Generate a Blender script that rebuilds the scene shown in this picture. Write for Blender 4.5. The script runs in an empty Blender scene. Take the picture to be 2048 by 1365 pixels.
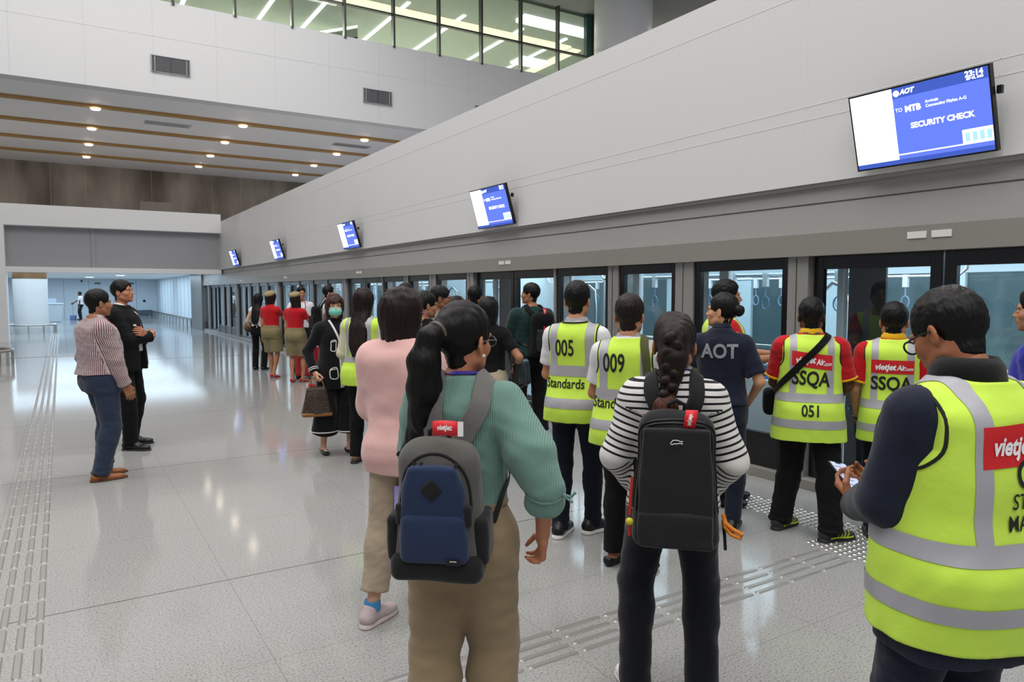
import bpy, bmesh, math, random
import numpy as np
from mathutils import Vector, Matrix
from mathutils.bvhtree import BVHTree
random.seed(7)
SC = bpy.context.scene
# ----------------------------------------------------------------- camera, world, large lights, exposure
cam = bpy.data.objects.new('camera', bpy.data.cameras.new('camera')); SC.collection.objects.link(cam); SC.camera = cam
cam.location = (0, 0, 1.68); cam.data.sensor_width = 36; cam.data.lens = 1440/2048*36; cam.data.clip_end = 300
cam.rotation_euler = (math.radians(90-3.854), 0, math.radians(-32.0))
WORLD = bpy.data.worlds.new('world'); SC.world = WORLD; WORLD.use_nodes = True
WORLD.node_tree.nodes['Background'].inputs[0].default_value = (.80, .84, .92, 1)
WORLD.node_tree.nodes['Background'].inputs[1].default_value = .28
SC.view_settings.view_transform = 'Standard'; SC.view_settings.look = 'None'; SC.view_settings.exposure = .37; SC.view_settings.gamma = 1
def area(name, loc, size, power, col=(1, 1, 1), rot=(0, 0, 0)):
    l = bpy.data.lights.new(name, 'AREA'); l.shape = 'RECTANGLE'; l.size, l.size_y = size; l.energy = power; l.color = col
    o = bpy.data.objects.new(name, l); SC.collection.objects.link(o); o.location = loc; o.rotation_euler = rot; return o
for i, y in enumerate((-9, -3.5, 2, 7.5, 13)):                          # rows of ceiling panels over the hall
    area('added column fill light', (-1.0, y, 12.85), (15, 1.6), 600, (1, .985, .965))
area('added column fill light', (1.5, 20.5, 12.85), (16, 1.2), 420, (1, .98, .95))
area('added column fill light', (15.5, 6, 12.85), (11, 3.0), 900, (1, .98, .95))  # unseen fill lamp added to brighten the upper column and right bulkhead
area('soffit light', (2, 30, 7.38), (22, 11.5), 175, (1, .97, .93))
for y in (33.5, 41, 49): area('corridor light', (.5, y, 2.49), (9, 6.0), 285, (.66, .84, 1))
for y in (31.5, 37.5): area('upper floor light', (12, y, 12.8), (18, 2), 2600, (1, .98, .88))
for y0 in (-2.6, 9.1, 20.9): area('train light', (7.1, y0+5.7, 2.19), (2.4, 10.8), 250, (.88, .95, 1))
# ----------------------------------------------------------------- helpers
def lin(h):
    h = h.lstrip('#'); o = []
    for i in (0, 2, 4):
        c = int(h[i:i+2], 16)/255
        o.append(c/12.92 if c <= .04045 else ((c+.055)/1.055)**2.4)
    return (*o, 1)
MATS = {}
def mat(name, col, rough=.6, metal=0, bump=0, bscale=200, spec=.5, emit=None, estr=0, coat=0, sheen=0, fold=0, trans=0, alpha=1, ior=1.45):
    if name in MATS: return MATS[name]
    m = bpy.data.materials.new(name); m.use_nodes = True
    nt = m.node_tree; b = nt.nodes['Principled BSDF']
    c = lin(col) if isinstance(col, str) else col
    b.inputs['Base Color'].default_value = c
    b.inputs['Roughness'].default_value = rough
    b.inputs['Metallic'].default_value = metal
    b.inputs['Specular IOR Level'].default_value = spec
    b.inputs['Coat Weight'].default_value = coat
    b.inputs['Sheen Weight'].default_value = sheen
    b.inputs['Transmission Weight'].default_value = trans
    b.inputs['Alpha'].default_value = alpha
    b.inputs['IOR'].default_value = ior
    if emit:
        b.inputs['Emission Color'].default_value = lin(emit); b.inputs['Emission Strength'].default_value = estr
    if bump or fold:
        tc = nt.nodes.new('ShaderNodeTexCoord'); prev = None
        for amt, sc, dist in ((fold, 14, .02), (bump, bscale, .0015)):
            if not amt: continue
            n = nt.nodes.new('ShaderNodeTexNoise'); n.inputs['Scale'].default_value = sc; n.inputs['Detail'].default_value = 3
            nt.links.new(tc.outputs['Object'], n.inputs['Vector'])
            bp = nt.nodes.new('ShaderNodeBump'); bp.inputs['Strength'].default_value = amt; bp.inputs['Distance'].default_value = dist
            nt.links.new(n.outputs['Fac'], bp.inputs['Height'])
            if prev: nt.links.new(prev.outputs['Normal'], bp.inputs['Normal'])
            prev = bp
        nt.links.new(prev.outputs['Normal'], b.inputs['Normal'])
    MATS[name] = m
    return m
def cloth(name, col, rough=.88, fold=.25, bump=.3, bscale=350, sheen=.15):
    return mat(name, col, rough, 0, bump, bscale, .25, sheen=sheen, fold=fold)
def ramp_mat(name, attr, stops, rough=.85, period=1.0, fold=.2):
    """cloth whose colour repeats along a vertex attribute (woven stripes)"""
    if name in MATS: return MATS[name]
    m = cloth(name, stops[0][1], rough, fold)
    nt = m.node_tree; b = nt.nodes['Principled BSDF']
    a = nt.nodes.new('ShaderNodeAttribute'); a.attribute_name = attr
    d = nt.nodes.new('ShaderNodeMath'); d.operation = 'DIVIDE'; d.inputs[1].default_value = period
    f = nt.nodes.new('ShaderNodeMath'); f.operation = 'FRACT'
    r = nt.nodes.new('ShaderNodeValToRGB'); r.color_ramp.interpolation = 'CONSTANT'
    while len(r.color_ramp.elements) < len(stops): r.color_ramp.elements.new(.5)
    for e, (p, c) in zip(r.color_ramp.elements, stops): e.position = p; e.color = lin(c)
    nt.links.new(a.outputs['Fac'], d.inputs[0]); nt.links.new(d.outputs[0], f.inputs[0])
    nt.links.new(f.outputs[0], r.inputs['Fac']); nt.links.new(r.outputs['Color'], b.inputs['Base Color'])
    return m
def hair_mat(name, col, col2):
    if name in MATS: return MATS[name]
    m = mat(name, col, .50, spec=.28)
    nt = m.node_tree; b = nt.nodes['Principled BSDF']
    tc = nt.nodes.new('ShaderNodeTexCoord'); mp = nt.nodes.new('ShaderNodeMapping'); mp.inputs['Scale'].default_value = (160, 160, 7)
    n = nt.nodes.new('ShaderNodeTexNoise'); n.inputs['Scale'].default_value = 1; n.inputs['Detail'].default_value = 3
    r = nt.nodes.new('ShaderNodeValToRGB'); r.color_ramp.elements[0].color = lin(col); r.color_ramp.elements[1].color = lin(col2)
    r.color_ramp.elements[0].position = .4; r.color_ramp.elements[1].position = .75
    bp = nt.nodes.new('ShaderNodeBump'); bp.inputs['Strength'].default_value = .6; bp.inputs['Distance'].default_value = .003
    L = nt.links.new
    L(tc.outputs['Object'], mp.inputs['Vector']); L(mp.outputs['Vector'], n.inputs['Vector'])
    L(n.outputs['Fac'], r.inputs['Fac']); L(r.outputs['Color'], b.inputs['Base Color'])
    L(n.outputs['Fac'], bp.inputs['Height']); L(bp.outputs['Normal'], b.inputs['Normal'])
    return m
def link(o, parent=None):
    bpy.context.scene.collection.objects.link(o)
    if parent is not None: o.parent = parent
    return o
def mesh_np(name, V, F, mats, parent=None, smooth=True, mi=None, attrs=None):
    """F: (n,4) or (n,3) int array, or list of polygons"""
    me = bpy.data.meshes.new(name)
    V = np.asarray(V, np.float32)
    if isinstance(F, np.ndarray):
        n, k = F.shape
        me.vertices.add(len(V)); me.vertices.foreach_set('co', V.ravel())
        me.loops.add(n*k); me.loops.foreach_set('vertex_index', F.astype(np.int32).ravel())
        me.polygons.add(n); me.polygons.foreach_set('loop_start', np.arange(0, n*k, k, dtype=np.int32))
        me.update(calc_edges=True)
    else:
        me.from_pydata(V.tolist(), [], F); me.update()
    if smooth: me.polygons.foreach_set('use_smooth', np.ones(len(me.polygons), bool))
    for m in (mats if isinstance(mats, (list, tuple)) else [mats]): me.materials.append(m)
    if mi is not None: me.polygons.foreach_set('material_index', np.asarray(mi, np.int32))
    for k, a in (attrs or {}).items():
        at = me.attributes.new(k, 'FLOAT', 'POINT'); at.data.foreach_set('value', np.asarray(a, np.float32))
    me.validate() if not isinstance(F, np.ndarray) else None
    return link(bpy.data.objects.new(name, me), parent)
def tag(o, label=None, cat=None, group=None, kind=None):
    if label: o['label'] = label
    if cat: o['category'] = cat
    if group: o['group'] = group
    if kind: o['kind'] = kind
    return o
def empty(name, loc, rz=0, label=None, cat=None, group=None, kind=None):
    o = bpy.data.objects.new(name, None); link(o); o.location = loc; o.rotation_euler = (0, 0, rz); o.empty_display_size = .1
    return tag(o, label, cat, group, kind)
def copy_tree(o, parent=None):
    c = o.copy(); link(c, parent)
    for ch in o.children: copy_tree(ch, c)
    return c
class MB:
    """collects boxes, prisms and tubes, then links them as one mesh"""
    def __init__(s): s.V = []; s.F = []; s.m = []
    def add(s, V, F, m=0):
        b = len(s.V); s.V += [tuple(v) for v in V]; s.F += [[i+b for i in f] for f in F]; s.m += [m]*len(F); return s
    def box(s, x0, x1, y0, y1, z0, z1, m=0):
        return s.add([(x0,y0,z0),(x1,y0,z0),(x1,y1,z0),(x0,y1,z0),(x0,y0,z1),(x1,y0,z1),(x1,y1,z1),(x0,y1,z1)],
                     [(0,3,2,1),(4,5,6,7),(0,1,5,4),(1,2,6,5),(2,3,7,6),(3,0,4,7)], m)
    def prism(s, pts, axis, a0, a1, m=0):
        """closed polygon pts (2D) swept along axis from a0 to a1"""
        n = len(pts)
        def P(p, a): return (a, p[0], p[1]) if axis == 0 else ((p[0], a, p[1]) if axis == 1 else (p[0], p[1], a))
        return s.add([P(p, a0) for p in pts] + [P(p, a1) for p in pts],
                     [tuple(range(n))[::-1], tuple(range(n, 2*n))] + [(i, (i+1) % n, n+(i+1) % n, n+i) for i in range(n)], m)
    def tube(s, pts, r, seg=10, m=0, closed=False):
        P = [Vector(p) for p in pts]; n = len(P); V = []; F = []
        up = None
        for i in range(n):
            if closed: d = P[(i+1) % n]-P[i-1]
            else: d = P[min(i+1, n-1)]-P[max(i-1, 0)]
            d.normalize()
            if up is None:
                up = Vector((0, 0, 1)) if abs(d.z) < .9 else Vector((1, 0, 0))
            a = (up-d*up.dot(d)).normalized(); b = d.cross(a); up = a
            rr = r[i] if isinstance(r, (list, tuple)) else r
            V += [P[i]+(a*math.cos(t)+b*math.sin(t))*rr for t in [2*math.pi*k/seg for k in range(seg)]]
        for i in range(n if closed else n-1):
            j = (i+1) % n
            F += [(i*seg+k, i*seg+(k+1) % seg, j*seg+(k+1) % seg, j*seg+k) for k in range(seg)]
        if not closed: F += [tuple(range(seg))[::-1], tuple(range((n-1)*seg, n*seg))]
        return s.add(V, F, m)
    def disc(s, c, r, h, seg=24, m=0, r2=None):
        r2 = r if r2 is None else r2
        V = [(c[0]+r*math.cos(t), c[1]+r*math.sin(t), c[2]) for t in [2*math.pi*k/seg for k in range(seg)]]
        V += [(c[0]+r2*math.cos(t), c[1]+r2*math.sin(t), c[2]+h) for t in [2*math.pi*k/seg for k in range(seg)]]
        return s.add(V, [tuple(range(seg))[::-1], tuple(range(seg, 2*seg))] + [(k, (k+1) % seg, seg+(k+1) % seg, seg+k) for k in range(seg)], m)
    def build(s, name, mats, parent=None, smooth=False, bevel=0, seg=2):
        o = mesh_np(name, s.V, s.F, mats, parent, smooth, s.m)
        if bevel:
            b = o.modifiers.new('edge', 'BEVEL'); b.width = bevel; b.segments = seg; b.limit_method = 'ANGLE'; b.angle_limit = .6
        if smooth: soften(o)
        return o
def soften(o, ang=.7):
    """keep the hard corners of a smooth-shaded mesh hard"""
    bm = bmesh.new(); bm.from_mesh(o.data)
    for e in bm.edges:
        if len(e.link_faces) == 2 and e.calc_face_angle(0) > ang: e.smooth = False
    bm.to_mesh(o.data); bm.free()
def struct(o, label=None): o['kind'] = 'structure'; return tag(o, label)

# ----------------------------------------------------------------- implicit surfaces
f32 = np.float32
class Field:
    def __init__(s, lo, hi, h):
        s.h = h; s.lo = np.array(lo, float)-3*h; n = np.ceil((np.array(hi, float)+3*h-s.lo)/h).astype(int)+1
        s.ax = [(s.lo[i]+h*np.arange(n[i])).astype(f32) for i in range(3)]
        s.D = np.full(n, .3, f32)
    def region(s, lo, hi):
        sl = []
        for i in range(3):
            a = int(max(0, math.floor((lo[i]-s.lo[i])/s.h))); b = int(min(s.D.shape[i], math.ceil((hi[i]-s.lo[i])/s.h)+1))
            if b <= a: return None
            sl.append(slice(a, b))
        return tuple(sl)
    def add(s, prim, k=.02, op='u'):
        lo, hi, fn = prim; pad = k+2*s.h
        sl = s.region([v-pad for v in lo], [v+pad for v in hi])
        if sl is None: return s
        X = s.ax[0][sl[0]][:, None, None]; Y = s.ax[1][sl[1]][None, :, None]; Z = s.ax[2][sl[2]][None, None, :]
        d = fn(X, Y, Z); D = s.D[sl]
        if op == 's': d = -d; e = np.maximum(k-np.abs(D-d), 0); s.D[sl] = np.maximum(D, d)+e*e/(4*k)
        else: e = np.maximum(k-np.abs(D-d), 0); s.D[sl] = np.minimum(D, d)-e*e/(4*k)
        return s
    def cut(s, fn):
        """keep only where fn <= 0"""
        s.D = np.maximum(s.D, fn(s.ax[0][:, None, None], s.ax[1][None, :, None], s.ax[2][None, None, :])).astype(f32); return s
    def net(s, smooth=1):
        D = s.D; D[0] = D[-1] = .3; D[:, 0] = D[:, -1] = .3; D[:, :, 0] = D[:, :, -1] = .3
        ins = D < 0
        c = np.zeros(tuple(n-1 for n in D.shape), np.int8)
        for a in (0, 1):
            for b in (0, 1):
                for e in (0, 1):
                    c += ins[a:D.shape[0]-1+a, b:D.shape[1]-1+b, e:D.shape[2]-1+e]
        idx = np.argwhere((c > 0) & (c < 8))
        if len(idx) == 0: return np.zeros((0, 3), f32), np.zeros((0, 4), np.int32)
        ids = np.full(c.shape, -1, np.int32); ids[tuple(idx.T)] = np.arange(len(idx))
        acc = np.zeros((len(idx), 3)); cnt = np.zeros(len(idx))
        cor = [(a, b, e) for a in (0, 1) for b in (0, 1) for e in (0, 1)]
        val = {q: D[idx[:, 0]+q[0], idx[:, 1]+q[1], idx[:, 2]+q[2]] for q in cor}
        for p in cor:
            for ax in range(3):
                if p[ax]: continue
                q = tuple(1 if i == ax else p[i] for i in range(3))
                da, db = val[p], val[q]; cr = (da < 0) != (db < 0)
                t = np.where(cr, da/np.where(cr, da-db, 1), 0)
                for i in range(3): acc[:, i] += np.where(cr, p[i]+(t if i == ax else 0), 0)
                cnt += cr
        V = (idx+acc/cnt[:, None])*s.h+s.lo
        Fs = []
        n0, n1, n2 = D.shape
        for ax in range(3):
            a = [slice(1, -1)]*3; b = [slice(1, -1)]*3; a[ax] = slice(0, -1); b[ax] = slice(1, None)
            A = ins[tuple(a)]; e = np.argwhere(A != ins[tuple(b)]); off = np.ones(3, int); off[ax] = 0
            e = e+off; flip = ~ins[tuple(e.T)]
            u, v = (ax+1) % 3, (ax+2) % 3
            def cell(du, dv):
                w = e.copy(); w[:, u] += du; w[:, v] += dv; return ids[tuple(w.T)]
            q = np.stack([cell(-1, -1), cell(0, -1), cell(0, 0), cell(-1, 0)], 1)
            q[flip] = q[flip][:, ::-1]; Fs.append(q)
        F = np.concatenate(Fs); F = F[(F >= 0).all(1)]
        for _ in range(smooth): V = relax(V, F, .5)
        return V.astype(f32), F.astype(np.int32)
def relax(V, F, w):
    S = np.zeros_like(V); C = np.zeros(len(V)); k = F.shape[1]
    for i in range(k):
        a = F[:, i]; b = F[:, (i+1) % k]
        for j in range(3): S[:, j] += np.bincount(a, V[b, j], len(V))+np.bincount(b, V[a, j], len(V))
        C += np.bincount(a, minlength=len(V))+np.bincount(b, minlength=len(V))
    return V*(1-w)+w*S/np.maximum(C, 1)[:, None]
def normals(V, F):
    V = V.astype(float)
    n = np.cross(V[F[:, 2]]-V[F[:, 0]], V[F[:, 3 if F.shape[1] > 3 else 1]]-V[F[:, 1 if F.shape[1] > 3 else 0]])
    if F.shape[1] == 3: n = np.cross(V[F[:, 1]]-V[F[:, 0]], V[F[:, 2]]-V[F[:, 0]])
    N = np.zeros_like(V)
    for i in range(F.shape[1]):
        for j in range(3): N[:, j] += np.bincount(F[:, i], n[:, j], len(V))
    return N/np.maximum(np.linalg.norm(N, axis=1), 1e-9)[:, None]
def wrinkle(V, F, amp, freq, seed, stretch=(1, 1, 1), n=7):
    r = np.random.RandomState(seed); N = normals(V, F); a = np.zeros(len(V))
    P = V*np.array(stretch)
    for i in range(n):
        k = r.normal(size=3); k *= freq*(.6+r.rand()*1.2)/np.linalg.norm(k)
        w = r.normal(size=3)*freq*.4
        a += np.sin(P@k+r.rand()*6.28+1.3*np.sin(P@w+r.rand()*6.28))
    return (V+N*(a*amp/math.sqrt(n))[:, None]).astype(f32)
def V3(*a): return np.array(a, float)
def unit(v): v = np.asarray(v, float); return v/max(np.linalg.norm(v), 1e-9)
def cone(p, q, r1, r2=None, cutp=None, cutd=None, flat=None):
    """tapered capsule; cutp/cutd plane trims it; flat=(axis, factor) thins it along an axis"""
    r2 = r1 if r2 is None else r2
    p = np.asarray(p, float); q = np.asarray(q, float); d = q-p; L = max(d@d, 1e-9); R = max(r1, r2)
    lo = np.minimum(p-R, q-R); hi = np.maximum(p+R, q+R)
    def fn(X, Y, Z):
        x, y, z = X-f32(p[0]), Y-f32(p[1]), Z-f32(p[2])
        t = np.clip((x*f32(d[0])+y*f32(d[1])+z*f32(d[2]))/f32(L), 0, 1)
        x = x-t*f32(d[0]); y = y-t*f32(d[1]); z = z-t*f32(d[2])
        if flat is not None:
            a, fa = flat; w = (x*f32(a[0])+y*f32(a[1])+z*f32(a[2]))*f32(1/fa-1)
            x = x+w*f32(a[0]); y = y+w*f32(a[1]); z = z+w*f32(a[2])
        o = np.sqrt(x*x+y*y+z*z)-(f32(r1)+t*f32(r2-r1))
        if flat is not None: o = o*f32(.5+.5*flat[1])
        if cutp is not None:
            o = np.maximum(o, (X-f32(cutp[0]))*f32(cutd[0])+(Y-f32(cutp[1]))*f32(cutd[1])+(Z-f32(cutp[2]))*f32(cutd[2]))
        return o
    return lo, hi, fn
def ell(c, r, R=None):
    c = np.asarray(c, float); r = np.asarray(r, float); R = np.eye(3) if R is None else np.asarray(R, float); m = np.abs(R)@r
    def fn(X, Y, Z):
        x, y, z = X-f32(c[0]), Y-f32(c[1]), Z-f32(c[2])
        q = [(x*f32(R[0, i])+y*f32(R[1, i])+z*f32(R[2, i])) for i in range(3)]
        k0 = np.sqrt(sum((q[i]/f32(r[i]))**2 for i in range(3))); k1 = np.sqrt(sum((q[i]/f32(r[i]**2))**2 for i in range(3)))
        return k0*(k0-1)/np.maximum(k1, f32(1e-4))
    return c-m, c+m, fn
def rbox(c, hf, r, R=None, top=1.0, topy=1.0):
    """rounded box; top/topy scale its local x/y at local +z end"""
    c = np.asarray(c, float); hf = np.asarray(hf, float); R = np.eye(3) if R is None else np.asarray(R, float); m = np.abs(R)@hf
    def fn(X, Y, Z):
        x, y, z = X-f32(c[0]), Y-f32(c[1]), Z-f32(c[2])
        q = [(x*f32(R[0, i])+y*f32(R[1, i])+z*f32(R[2, i])) for i in range(3)]
        t = np.clip(q[2]/f32(2*hf[2])+f32(.5), 0, 1)
        w = [np.abs(q[0])-(f32(hf[0])*(1+t*f32(top-1)))+f32(r), np.abs(q[1])-(f32(hf[1])*(1+t*f32(topy-1)))+f32(r), np.abs(q[2])-f32(hf[2])+f32(r)]
        o = np.sqrt(sum(np.maximum(a, 0)**2 for a in w))+np.minimum(np.maximum(w[0], np.maximum(w[1], w[2])), 0)-f32(r)
        return o
    return c-m, c+m, fn
def tower(rings, zlo=None, zhi=None, n=2.5):
    """stacked superellipses: rings = [(z, a, b, xc, yc, twist)]"""
    R = np.array(rings, float); zlo = R[0, 0] if zlo is None else zlo; zhi = R[-1, 0] if zhi is None else zhi
    T = np.linspace(R[0, 0], R[-1, 0], 240); tb = [np.interp(T, R[:, 0], R[:, i]) for i in range(1, 6)]
    ker = np.ones(15)/15
    tb = [np.convolve(np.pad(c, 7, mode='edge'), ker, 'valid') for c in tb]
    m = R[:, 1].max()+.02; mx, my = R[:, 3], R[:, 4]
    lo = V3(mx.min()-m, my.min()-m, zlo); hi = V3(mx.max()+m, my.max()+m, zhi)
    def fn(X, Y, Z):
        z = Z.ravel(); a, b, xc, yc, tw = [np.interp(z, T, c).astype(f32)[None, None, :] for c in tb]
        x = X-xc; y = Y-yc; cs, sn = np.cos(tw), np.sin(tw)
        u = np.abs(x*cs+y*sn)/a; v = np.abs(-x*sn+y*cs)/b
        q = (u**f32(n)+v**f32(n))**f32(1/n)
        d = (q-1)*np.minimum(a, b)*f32(1.0)
        return np.maximum(np.maximum(d, f32(zlo)-Z), Z-f32(zhi))
    return lo, hi, fn
def merge(parts):
    Vs, Fs, ms, b = [], [], [], 0
    for V, F, m in parts:
        Vs.append(V); Fs.append(F+b); ms.append(np.full(len(F), m)); b += len(V)
    return np.concatenate(Vs), np.concatenate(Fs), np.concatenate(ms)
def rotz(a): c, s = math.cos(a), math.sin(a); return np.array([[c, -s, 0], [s, c, 0], [0, 0, 1]])
def rotx(a): c, s = math.cos(a), math.sin(a); return np.array([[1, 0, 0], [0, c, -s], [0, s, c]])
def roty(a): c, s = math.cos(a), math.sin(a); return np.array([[c, 0, s], [0, 1, 0], [-s, 0, c]])
def ik(a, c, l1, l2, pole):
    d = c-a; L = np.linalg.norm(d); L2 = min(L, (l1+l2)*.998); u = d/max(L, 1e-6)
    x = (l1*l1-l2*l2+L2*L2)/(2*L2); h = math.sqrt(max(l1*l1-x*x, 0)); p = np.asarray(pole, float); p = unit(p-u*(p@u))
    return a+u*x+p*h, a+u*L2
def ball(c, r, seg=12, ring=8, R=None):
    V = []; F = []
    R = np.eye(3) if R is None else R
    r = np.array([r]*3 if np.isscalar(r) else r)
    for i in range(ring+1):
        t = math.pi*i/ring
        for k in range(seg):
            p = 2*math.pi*k/seg; V.append(np.asarray(c)+R@(r*np.array([math.sin(t)*math.cos(p), math.sin(t)*math.sin(p), math.cos(t)])))
    for i in range(ring):
        for k in range(seg): F.append((i*seg+k, (i+1)*seg+k, (i+1)*seg+(k+1) % seg, i*seg+(k+1) % seg))
    return np.array(V, f32), np.array(F, np.int32)
# ----------------------------------------------------------------- people
RM = [(.78,.150,.100,0),(.86,.165,.118,-.012),(.93,.168,.122,-.015),(1.0,.160,.114,0),(1.08,.154,.110,.006),(1.18,.160,.116,.003),(1.28,.170,.121,-.005),(1.35,.170,.113,-.014),(1.390,.140,.092,-.022),(1.43,.092,.070,-.022),(1.475,.062,.060,-.012)]
RF = [(.78,.155,.105,0),(.86,.172,.120,-.014),(.93,.168,.119,-.014),(1.0,.146,.103,0),(1.07,.130,.094,.006),(1.17,.138,.101,.004),(1.27,.150,.114,.006),(1.34,.150,.102,-.010),(1.380,.122,.084,-.020),(1.42,.080,.064,-.020),(1.465,.054,.053,-.010)]
SKIN = {}
def skin(col):
    k = 'skin '+col
    if k not in MATS:
        m = mat(k, col, .5, bump=.12, bscale=500, spec=.35)
        b = m.node_tree.nodes['Principled BSDF']; b.inputs['Subsurface Weight'].default_value = .06
        b.inputs['Subsurface Radius'].default_value = (.012, .005, .003)
    return MATS[k]
class Human:
    def __init__(s, label, pos, az, H=1.7, sex='M', w=1.0, q=.009, skin_c='#c08a68', lip='#a2605a', name='person', group=None,
                 lean=0, side=0, twist=0, hip=(0, 0), head=(0, 0, 0), fl=(-.10, 0, 8), fr=(.10, 0, -8),
                 la=None, ra=None, lp=(-.6, -1, 0), rp=(.6, -1, 0), lh=None, rh=None, hs=1.0, neck=0, seed=1, bw=None, sw=1.0):
        s.root = empty(name, (pos[0], pos[1], 0), -math.radians(az), label, 'person', group)
        s.S = S = H/1.7; s.H = H; s.sex = sex; s.q = q; s.w = w; s.seed = seed; s.lean = lean; s.side = side
        s.tw = -math.radians(twist); s.hip = np.array(hip)*S; s.skin = skin(skin_c); s.hs = hs
        s.lipm = mat('lips '+lip, lip, .45); s.parts = []
        s.base = [(z, a*w*(1 if bw is None or z > 1.25 else bw), b*w*(1 if bw is None or z > 1.25 else bw*1.08), yc) for z, a, b, yc in (RM if sex == 'M' else RF)]
        sx, sz = ((.174, 1.362) if sex == 'M' else (.152, 1.350)); sx *= (.5+.5*w)*sw
        R = rotz(s.tw)
        def sh(sgn):
            c = s.ctr(sz*S); return V3(c[0], c[1]-.015*S, sz*S)+R@V3(sgn*sx*S, 0, 0)
        s.sh = {'l': sh(-1), 'r': sh(1)}
        c = s.ctr(1.40*S)
        s.neckb = V3(c[0], c[1]-.012*S, 1.43*S)
        hy, hp, hr = [math.radians(v) for v in head]
        s.HR = rotz(s.tw-hy)@rotx(hp)@roty(hr)
        s.hc = V3(c[0], c[1]+(.018+neck)*S, H-.112*hs)
        s.el, s.wr = {}, {}
        for k, tgt, pole, sg in (('l', la, lp, -1), ('r', ra, rp, 1)):
            a = s.sh[k]
            t = V3(*tgt)*S if tgt is not None else a+R@V3(sg*.055, .03, -.535)*S
            s.el[k], s.wr[k] = ik(a, t, .285*S, .255*S, R@np.array(pole, float))
        s.hand = {'l': dict(curl=.5, face=(1, 0, 0)), 'r': dict(curl=.5, face=(-1, 0, 0))}
        for k, hh in (('l', lh), ('r', rh)):
            if hh: s.hand[k].update(hh)
        s.kn, s.an, s.ft = {}, {}, {}
        for k, f, sg in (('l', fl, -1), ('r', fr, 1)):
            hj = V3(s.hip[0]+sg*.086*S*(.6+.4*w), s.hip[1]-.005*S, .90*S); fy = math.radians(f[2])
            fd = V3(-math.sin(fy), math.cos(fy), 0); lift = f[3] if len(f) > 3 else 0
            an = V3(f[0]*S, f[1]*S, (.088+lift)*S); s.ft[k] = (fd, lift)
            s.kn[k], s.an[k] = ik(hj, an, .42*S, .405*S, fd+V3(sg*.15, 0, 0))
            s.hj = getattr(s, 'hj', {}); s.hj[k] = hj
        s.soft = {}
    def ctr(s, z):
        d = max(0, z-.92*s.S); return s.hip[0]+d*math.tan(math.radians(s.side)), s.hip[1]+d*math.tan(math.radians(s.lean))
    def rings(s, inf=0, zlo=None, zhi=None, flare=0, infb=None, straight=0):
        S = s.S; out = []; infb = inf if infb is None else infb
        wmax = max(a for z, a, b, y in s.base if z > 1.2)
        for z, a, b, yc in s.base:
            cx, cy = s.ctr(z*S); t = min(1, max(0, (z-.93)/.42)); fl = flare*max(0, 1.15-z)/.3
            a2 = a+(max(a, wmax)-a)*straight if z < 1.3 else a
            k = 1 if z < 1.42 else .6
            out.append((z*S, (a2+fl)*S+inf*k, (b+fl)*S+infb*k, cx, cy+yc*S, s.tw*t))
        return out
    def mesh(s, name, V, F, mats, parent=None, mi=None, attrs=None):
        o = mesh_np(name, V, F, mats, parent or s.root, True, mi, attrs); return o
    def frame(s, p): return s.hc+s.HR@(np.asarray(p, float)*s.hs)
    # ---- body: one skin mesh (trunk, limbs, head, hands joined)
    def body(s, eyes=True, legs=True, hands='lr', eyeopen=True):
        S, q = s.S, max(s.q, .008)
        lo, hi = V3(-.6, -.6, .0), V3(.6, .7, 1.5*S)
        pts = np.array([*s.sh.values(), *s.el.values(), *s.wr.values(), *s.kn.values(), *s.an.values(), *s.hj.values()])
        f = Field(np.minimum(pts.min(0)-.16, [-.25, -.22, 0]), np.maximum(pts.max(0)+.16, [.25, .22, 1.5*S]), q)
        f.add(tower(s.rings(-.008), .855*S), .03)
        for k in 'lr': f.add(cone(s.neckb+V3(0, -.005, -.01)*S, s.sh[k]-V3(0, 0, .012)*S, .038*S, .040*S), .04)
        for k, sg in (('l', -1), ('r', 1)):
            f.add(cone(s.sh[k], s.el[k], .046*S*s.w, .037*S), .04); f.add(cone(s.el[k], s.wr[k], .037*S, .0245*S), .015)
            lw = min(1, .3+.7*s.w)*(.93 if legs else .8); f.add(cone(s.hj[k], s.kn[k], .070*S*lw, .047*S*lw), .03)
            f.add(cone(s.kn[k]+V3(0, -.008, -.05), s.an[k], .048*S*lw, .034*S*lw), .03)
            calf = s.kn[k]*.7+s.an[k]*.3-s.ft[k][0]*.018*S
            f.add(ell(calf, (.046*S*lw, .048*S*lw, .11*S)), .03)
            fd, lift = s.ft[k]
            f.add(cone(s.an[k]-V3(0, 0, .045)-fd*.02, s.an[k]-V3(0, 0, .062)+fd*.12*S, .032*S, .022*S), .03)
        nb = s.frame((0, -.03, -.11))
        f.add(cone(s.neckb-V3(0, 0, .03), nb, .056*S if s.sex == 'M' else .047*S, .05 if s.sex == 'M' else .041), .03)
        V, F = f.net(); parts = [(V, F, 0)]
        parts += s.headmesh(eyes, eyeopen)
        for k in hands: parts.append((*s.handmesh(k), 0))
        V, F, mi = merge(parts)
        s.bodyo = s.mesh('body', V, F, [s.skin, s.lipm, mat('eye white', '#e8e4de', .25), mat('iris', '#1a100a', .15), mat('brow', '#17110d', .7)], mi=mi)
        return s
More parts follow.
